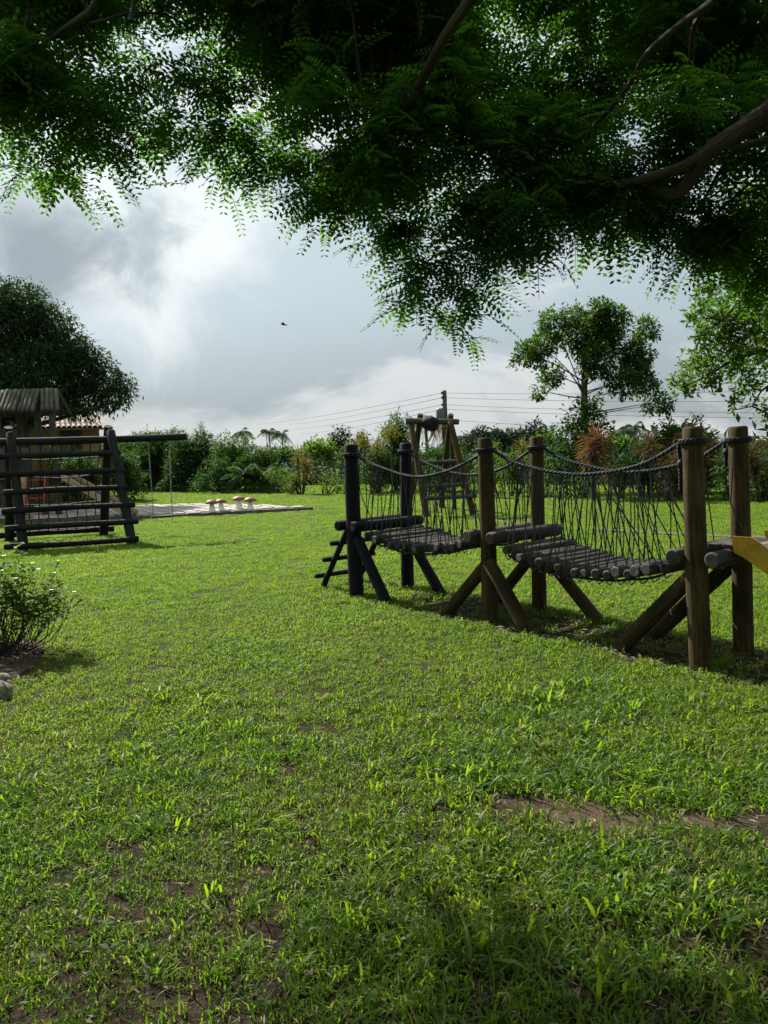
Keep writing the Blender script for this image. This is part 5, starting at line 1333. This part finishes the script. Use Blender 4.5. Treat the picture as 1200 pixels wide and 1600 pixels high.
def build_background():
    dk, md, br, yl = M['dark_leaf'], M['mid_leaf'], M['bright_leaf'], M['yellow_leaf']
    # row along the back of the lawn, from left to right
    shrub(-15.9, 44.1, 3.0, 3.4, md, 'mid green bush right of the yellow house wall')
    shrub(-12.2, 30.6, 2.05, 2.2, dk, 'dark shrub behind the slide of the play tower')
    shrub(-10.6, 31.0, 2.1, 2.0, dk, 'dark shrub between the slide of the play tower and the swing')
    shrub(-15.3, 31.0, 2.0, 2.6, dk, 'dark shrub behind the red ladder of the play tower')
    shrub(-13.3, 32.2, 2.55, 1.8, br, 'light green bush behind the play tower, below the house eaves', dens=1100)
    shrub(-13.7, 42.3, 3.1, 3.2, dk, 'deep green shrub behind the right post of the climbing frame')
    shrub(-11.65, 40.6, 3.2, 3.4, dk, 'deep green shrub behind the swing chains', shoots=3)
    shrub(-9.5, 38.9, 3.1, 3.4, dk, 'tall dark shrub with upright shoots just right of the swing', shoots=6)
    shrub(-7.2, 37.3, 2.8, 3.0, md, 'glossy green shrub with upright shoots between the swing and the mushrooms', shoots=4)
    shrub(-7.5, 35.6, 1.7, 2.7, dk, 'low dark shrub at the hedge foot left of the mushroom stools')
    shrub(-4.5, 33.2, 1.15, 1.7, br, 'light green herb clump right of the areca palms', ll=.2, lw=.03, dens=1100)
    shrub(-3.6, 31.2, .85, 1.5, md, 'low leafy shrub at the foot of the yellow spiky plant')
    shrub(-2.31, 31.2, 1.0, 1.8, br, 'bright green low shrub in the gap left of the bridge', dens=1100)
    shrub(-1.33, 30.2, .85, 1.5, md, 'small mid green shrub just left of the leftmost bridge post')
    shrub(-.16, 30.5, 1.9, 1.9, dk, 'dark shrub between the two leftmost bridge posts')
    shrub(.65, 31.6, 3.1, 1.9, dk, 'tall dark leafy bush behind the crossed legs of the brown swing frame', shoots=4, ll=.17)
    shrub(2.25, 29.3, 2.0, 2.8, dk, 'wide dark hedge bush behind the brown swing frame')
    shrub(1.5, 27.5, 1.0, 2.0, md, 'low green shrub beneath the brown swing frame')
    shrub(3.9, 28.0, 1.9, 1.4, br, 'bright yellow-green bush just right of the brown swing frame', dens=1300)
    shrub(4.31, 25.4, 1.45, 1.5, md, 'mid green shrub between the middle bridge posts')
    shrub(3.4, 24.8, 1.0, 1.6, dk, 'low dark shrub at the hedge foot behind the front middle bridge post')
    shrub(4.95, 23.6, .95, 1.4, md, 'low green shrub behind the rear middle bridge post')
    shrub(5.9, 22.9, 1.0, 1.5, dk, 'dark low shrub under the red spiky plant')
    shrub(6.9, 22.4, 1.1, 1.5, md, 'low mid green shrub right of the red spiky plant')
    shrub(7.7, 22.6, 1.55, 1.8, dk, 'dark shrub left of the brown spiky plant')
    shrub(9.2, 23.8, 2.25, 2.4, dk, 'tall dark bush behind the brown spiky plant', ll=.2, lw=.09, shoots=4)
    shrub(8.4, 20.9, 1.0, 1.5, dk, 'low dark shrub seen left of the nearest bridge post')
    shrub(9.2, 20.0, 1.3, 1.5, dk, 'dark shrub between the two nearest bridge posts')
    shrub(10.2, 19.8, 1.45, 1.5, dk, 'dark shrub right of the nearest bridge posts, at the picture edge')
    shrub(11.6, 20.5, 1.9, 2.4, dk, 'dark bush beyond the right picture edge')
    # second row with palm-like plumes
    shrub(-13.2, 44.2, 3.0, 2.2, md, 'feathery green shrub above the swing beam', ll=.3, lw=.03, shoots=4)
    shrub(-5.7, 36.4, 2.2, 2.6, md, 'rounded green shrub behind the areca palms')
    for (x, y, h, r, lb) in ((-6.2, 34.3, .8, 1.2, 'bushy areca palm behind the mushroom stools'), (-5.35, 34.0, .7, 1.1, 'smaller areca palm right of the bushy one'), (-12.6, 43.2, 2.2, 1.6, 'areca palm plume rising above the swing beam')):
        palm(x, y, h, r, lb, 24, M['dark_leaf'], .6, .05, 'areca palms in the hedge')
    # spiky dracaenas
    dracaena(-3.34, 31.3, 1.95, .5, yl, 'bushy yellow-brown spiky plant alone left of the bridge', 5, 80)
    dracaena(-1.1, 30.0, 2.3, .42, yl, 'yellow spiky plant peeping above the leftmost bridge post', 3, 80)
    dracaena(-.35, 29.6, 2.45, .5, yl, 'tall yellow spiky plant right of the leftmost bridge post', 2)
    dracaena(.35, 29.2, 2.65, .55, yl, 'pale yellow spiky plant on a bare cane left of the crossed legs', 1, 120)
    dracaena(1.2, 29.0, 2.55, .42, yl, 'yellow spiky plant directly behind the crossed legs', 1)
    dracaena(6.0, 22.2, 2.15, .62, M['red_leaf'], 'rusty orange-red spiky plant above the bridge handrail', 2, 240)
    dracaena(6.35, 21.6, 1.05, .40, M['red_leaf'], 'small reddish spiky plant low behind the bridge cords', 1, 90)
    dracaena(4.75, 24.2, 1.85, .4, yl, 'yellow spiky plant beside the top of the rear middle bridge post', 2)
    dracaena(7.65, 21.0, 1.95, .62, M['brown_leaf'], 'brown drooping spiky plant left of the nearest bridge post', 4, 120)
    dracaena(8.6, 20.9, 2.1, .55, M['brown_leaf'], 'olive spiky plant between the nearest two bridge posts', 4, 120)
    dracaena(9.65, 19.5, 1.95, .6, M['brown_leaf'], 'olive spiky plant at the right picture edge', 4, 120)
    dracaena(6.75, 22.0, 1.35, .5, M['dark_leaf'], 'dark green spiky plant right of the red one', 2, 90)
    # trees farther off
    far = M['far_leaf']
    g = 'trees beyond the hedge'
    def ftree(x, y, h, w, mat, lb, dens=420, ll=.3):
        root = thing('tree', lb, 'tree', (x, y, 0), g)
        cl = []
        for i in range(12):
            a = R_.uniform(0, 6.28); t = R_.random(); rr = w * .2 * R_.uniform(.8, 1.25)
            sp = (w * .5 - rr * .8) * math.sqrt(1 - t * .8) * R_.uniform(.3, 1)
            cl.append((x + sp * math.cos(a), y + sp * math.sin(a), h * .42 + (h * .58 - rr) * t, rr))
        mb = MB().tube([(x, y, -.2), (x, y, h * .5)], [.16, .1], 8, False)
        for c in cl: branch_to(mb, (x, y, h * .35), c[:3], .06, .02, 5)
        part('trunk', mb, M['dark_bark'], root)
        link('crown', clump_leaves(cl, dens, ll, ll * .5, mat, 'crown', base_of(root), .2, .45), root)
    ftree(-4.4, 55, 2.7, 3.4, br, 'light green rounded tree far left of the bridge posts')
    ftree(-3.1, 60, 3.8, 2.6, far, 'dark airy tree far behind the leftmost bridge post')
    ftree(-6.2, 65, 2.6, 2.7, far, 'small grey-green tree far off beside the palms')
    ftree(-1.8, 58, 3.1, 2.4, far, 'dark tree far off above the yellow spiky plants')
    ftree(9.5, 70, 3.6, 6.2, far, 'wide dome-shaped dark tree on the skyline right of the swing frame', 300, .4)
    ftree(12.0, 60, 3.6, 3.0, far, 'dark bushy tree on the skyline beside the rear middle post')
    ftree(12.9, 75, 3.4, 4.0, far, 'distant dark tree next to the dome-shaped one', 300, .4)
    ftree(-6.5, 50, 2.2, 3.4, md, 'mid green low tree behind the yellow-brown spiky plant')
    ftree(15.5, 52, 2.3, 4.0, md, 'mid green tree far off right of the slender tree')
    ftree(10.4, 48, 2.6, 3.2, md, 'green tree behind the bright yellow-green bush')
    for (x, y, h, r, lb) in ((-21.6, 120, 5.5, 2.2, 'coconut palm leftmost of the three on the far skyline'), (-18.9, 130, 5.7, 2.4, 'coconut palm in the middle of the three on the far skyline'),
                             (-16.1, 125, 5.1, 2.2, 'coconut palm rightmost of the three on the far skyline'), (18.6, 60, 2.5, 1.6, 'distant palm right of the slender tree, the lower one'),
                             (21.3, 65, 2.9, 1.6, 'distant palm right of the slender tree, the taller one')):
        palm(x, y, h, r, lb, 13)
    palm(3.15, 55, 3.7, 1.2, 'dark palm between the legs of the brown swing frame', 11)
    palm(4.0, 50, 3.25, 1.3, 'withered palm with hanging fronds beside the utility pole', 10, M['brown_leaf'], 1.4)
    # the wooded country beyond reads as one dark band
    cl = []
    for i in range(240):
        a = R_.uniform(-.66, .66); d = R_.uniform(62, 110)
        h = R_.uniform(.9, 1.9) * d / 85
        cl.append((d * math.sin(a), d * math.cos(a), h * .5, h * .75))
    for i in range(190):
        a = R_.uniform(-.62, .62); d = 47 - 26 * max(0, a + .33) + R_.uniform(0, 6)
        d = max(d, 24)
        cl.append((d * math.sin(a), d * math.cos(a), R_.uniform(.3, 1.0), R_.uniform(.7, 1.0)))
    link('undergrowth', clump_leaves(cl, 150, .34, .15, far, 'undergrowth', (0, 0, 0), .2, .45), None, 'stuff', 'dark undergrowth and scrub in the distance beyond the hedge')
build_background()


# ---------------------------------------------------------------- flowering bush and rocks at the left edge
def build_flower_bush():
    root = thing('flower_bush', 'twiggy bush with small white flowers at the left picture edge', 'bush', (-3.35, 6.45, 0))
    fl = [(-3.19, 6.60, .88), (-3.30, 6.60, .81), (-3.01, 6.50, .75), (-2.84, 6.60, .75), (-3.18, 6.40, .65), (-3.11, 6.40, .64), (-2.77, 6.50, .60), (-2.67, 6.50, .49), (-2.83, 6.50, .66), (-2.92, 6.40, .71), (-3.23, 6.40, .71), (-2.82, 6.40, .53), (-3.4, 6.5, .8), (-3.5, 6.6, .7)]
    extra = [(-3.19 + R_.uniform(-.55, .42), 6.5 + R_.uniform(-.3, .3), R_.uniform(.38, .78)) for _ in range(70)]
    mb = MB(); B, D = [], []
    for i, q in enumerate(fl + extra):
        q = Vector(q); a = Vector((-3.25 + R_.uniform(-.2, .12), 6.45 + R_.uniform(-.15, .15), 0))
        if q.x > -2.95 and q.z > .55 and i >= len(fl): q.z *= .75
        off = Vector((R_.uniform(-.12, .14), R_.uniform(-.08, .08), -.06 - .16 * R_.random()))
        pts = [a.lerp(q, t) + off * math.sin(math.pi * t) for t in (0, .25, .5, .75, 1)]
        mb.tube(pts, [.006, .005, .004, .003, .002], 5, False)
        n = 34 if i < len(fl) else R_.choice((2, 10, 22, 36))
        for k in range(n):
            t = R_.uniform(.74, 1.0); B.append(tuple(pts[3].lerp(q, (t - .74) / .26) + Vector((R_.gauss(0, .028), R_.gauss(0, .028), R_.gauss(0, .022))))); an = R_.uniform(0, 6.28)
            D.append((math.cos(an), math.sin(an), R_.uniform(-.2, .8)))
    part('stem', mb, M['dark_bark'], root)
    B, D = np.array(B), np.array(D)
    link('foliage', leaf_mesh('foliage', B, D, np.tile([0, 0, 1.0], (len(B), 1)) + rand_dirs(len(B)) * .4, NP.uniform(.05, .09, len(B)), .032, M['bright_leaf'], base_of(root)), root)
    for q in fl:
        m = MB(); q = Vector(q) + Vector((0, 0, .012))
        for k in range(5):
            a = 6.283 * k / 5 + R_.random() * .3; d = Vector((math.cos(a), math.sin(a), .25)); s = Vector((-math.sin(a), math.cos(a), 0))
            m.add([q, q + d * .012 + s * .009, q + d * .021, q + d * .012 - s * .009], [(0, 1, 2, 3)])
        part('flower', m, M['petal'], root)
    # strap leaf lying over the bed
    m = MB(); pts = [(-3.6, 6.15, .22), (-3.2, 6.1, .20), (-2.95, 6.05, .17), (-2.72, 6.0, .13)]
    for i in range(3):
        p, q = Vector(pts[i]), Vector(pts[i + 1]); w0, w1 = (.025, .024, .018, .004)[i], (.025, .024, .018, .004)[i + 1]
        m.add([p + Vector((0, w0, 0)), p + Vector((0, 0, -.008)), p + Vector((0, -w0, 0)), q + Vector((0, w1, 0)), q + Vector((0, 0, -.008)), q + Vector((0, -w1, 0))], [(0, 1, 4, 3), (1, 2, 5, 4)])
    single('strap_leaf', m, M['dark_leaf'], 'single dark strap-shaped leaf arching over the flower bed rocks', 'leaf', (-3.2, 6.1, 0))
    # bed soil
    m = MB(); n = 26
    pts = [(-3.42 + .62 * math.cos(6.283 * i / n) * (1 + .08 * math.sin(i * 2.3)), 5.9 + 1.0 * math.sin(6.283 * i / n) * (1 + .06 * math.sin(i * 1.7))) for i in range(n)]
    poly_prism(m, pts, -.03, .02, .03)
    link('flower_bed', m.mesh('flower_bed', M['soil'], smooth=False), None, 'structure', 'small bed of dark soil at the left edge')
    def rock(x, y, r, lab, sq=.62):
        g = np.random.default_rng(int(abs(x * 1000)) + 3); mb = MB(); seg, rings = 18, 12; vs, fs = [], []
        for i in range(rings + 1):
            th = math.pi * i / rings
            for k in range(seg):
                ph = 6.283 * k / seg
                d = Vector((math.sin(th) * math.cos(ph), math.sin(th) * math.sin(ph), math.cos(th)))
                rr = r * (1 + .20 * math.sin(3 * d.x + 2 * d.y + x * 5) + .16 * math.sin(5 * d.y - 4 * d.z + y) + .09 * math.sin(11 * d.x + 9 * d.z)) * (.86 + .3 * g.random())
                vs.append((x + d.x * rr * 1.2, y + d.y * rr, .02 + max(-.1, d.z * rr * sq)))
        for i in range(rings):
            for k in range(seg): fs.append((i * seg + k, (i + 1) * seg + k, (i + 1) * seg + (k + 1) % seg, i * seg + (k + 1) % seg))
        mb.add(vs, fs); single('rock', mb, M['rock'], lab, 'rock', (x, y, 0), 'rocks edging the flower bed')
    rock(-2.76, 5.20, .10, 'largest pale rock nearest the camera in the flower bed edge', .85)
    rock(-2.92, 5.55, .085, 'pale rock just behind the largest one')
    rock(-3.0, 5.36, .10, 'rock cut by the left picture edge beside the largest one')
build_flower_bush()
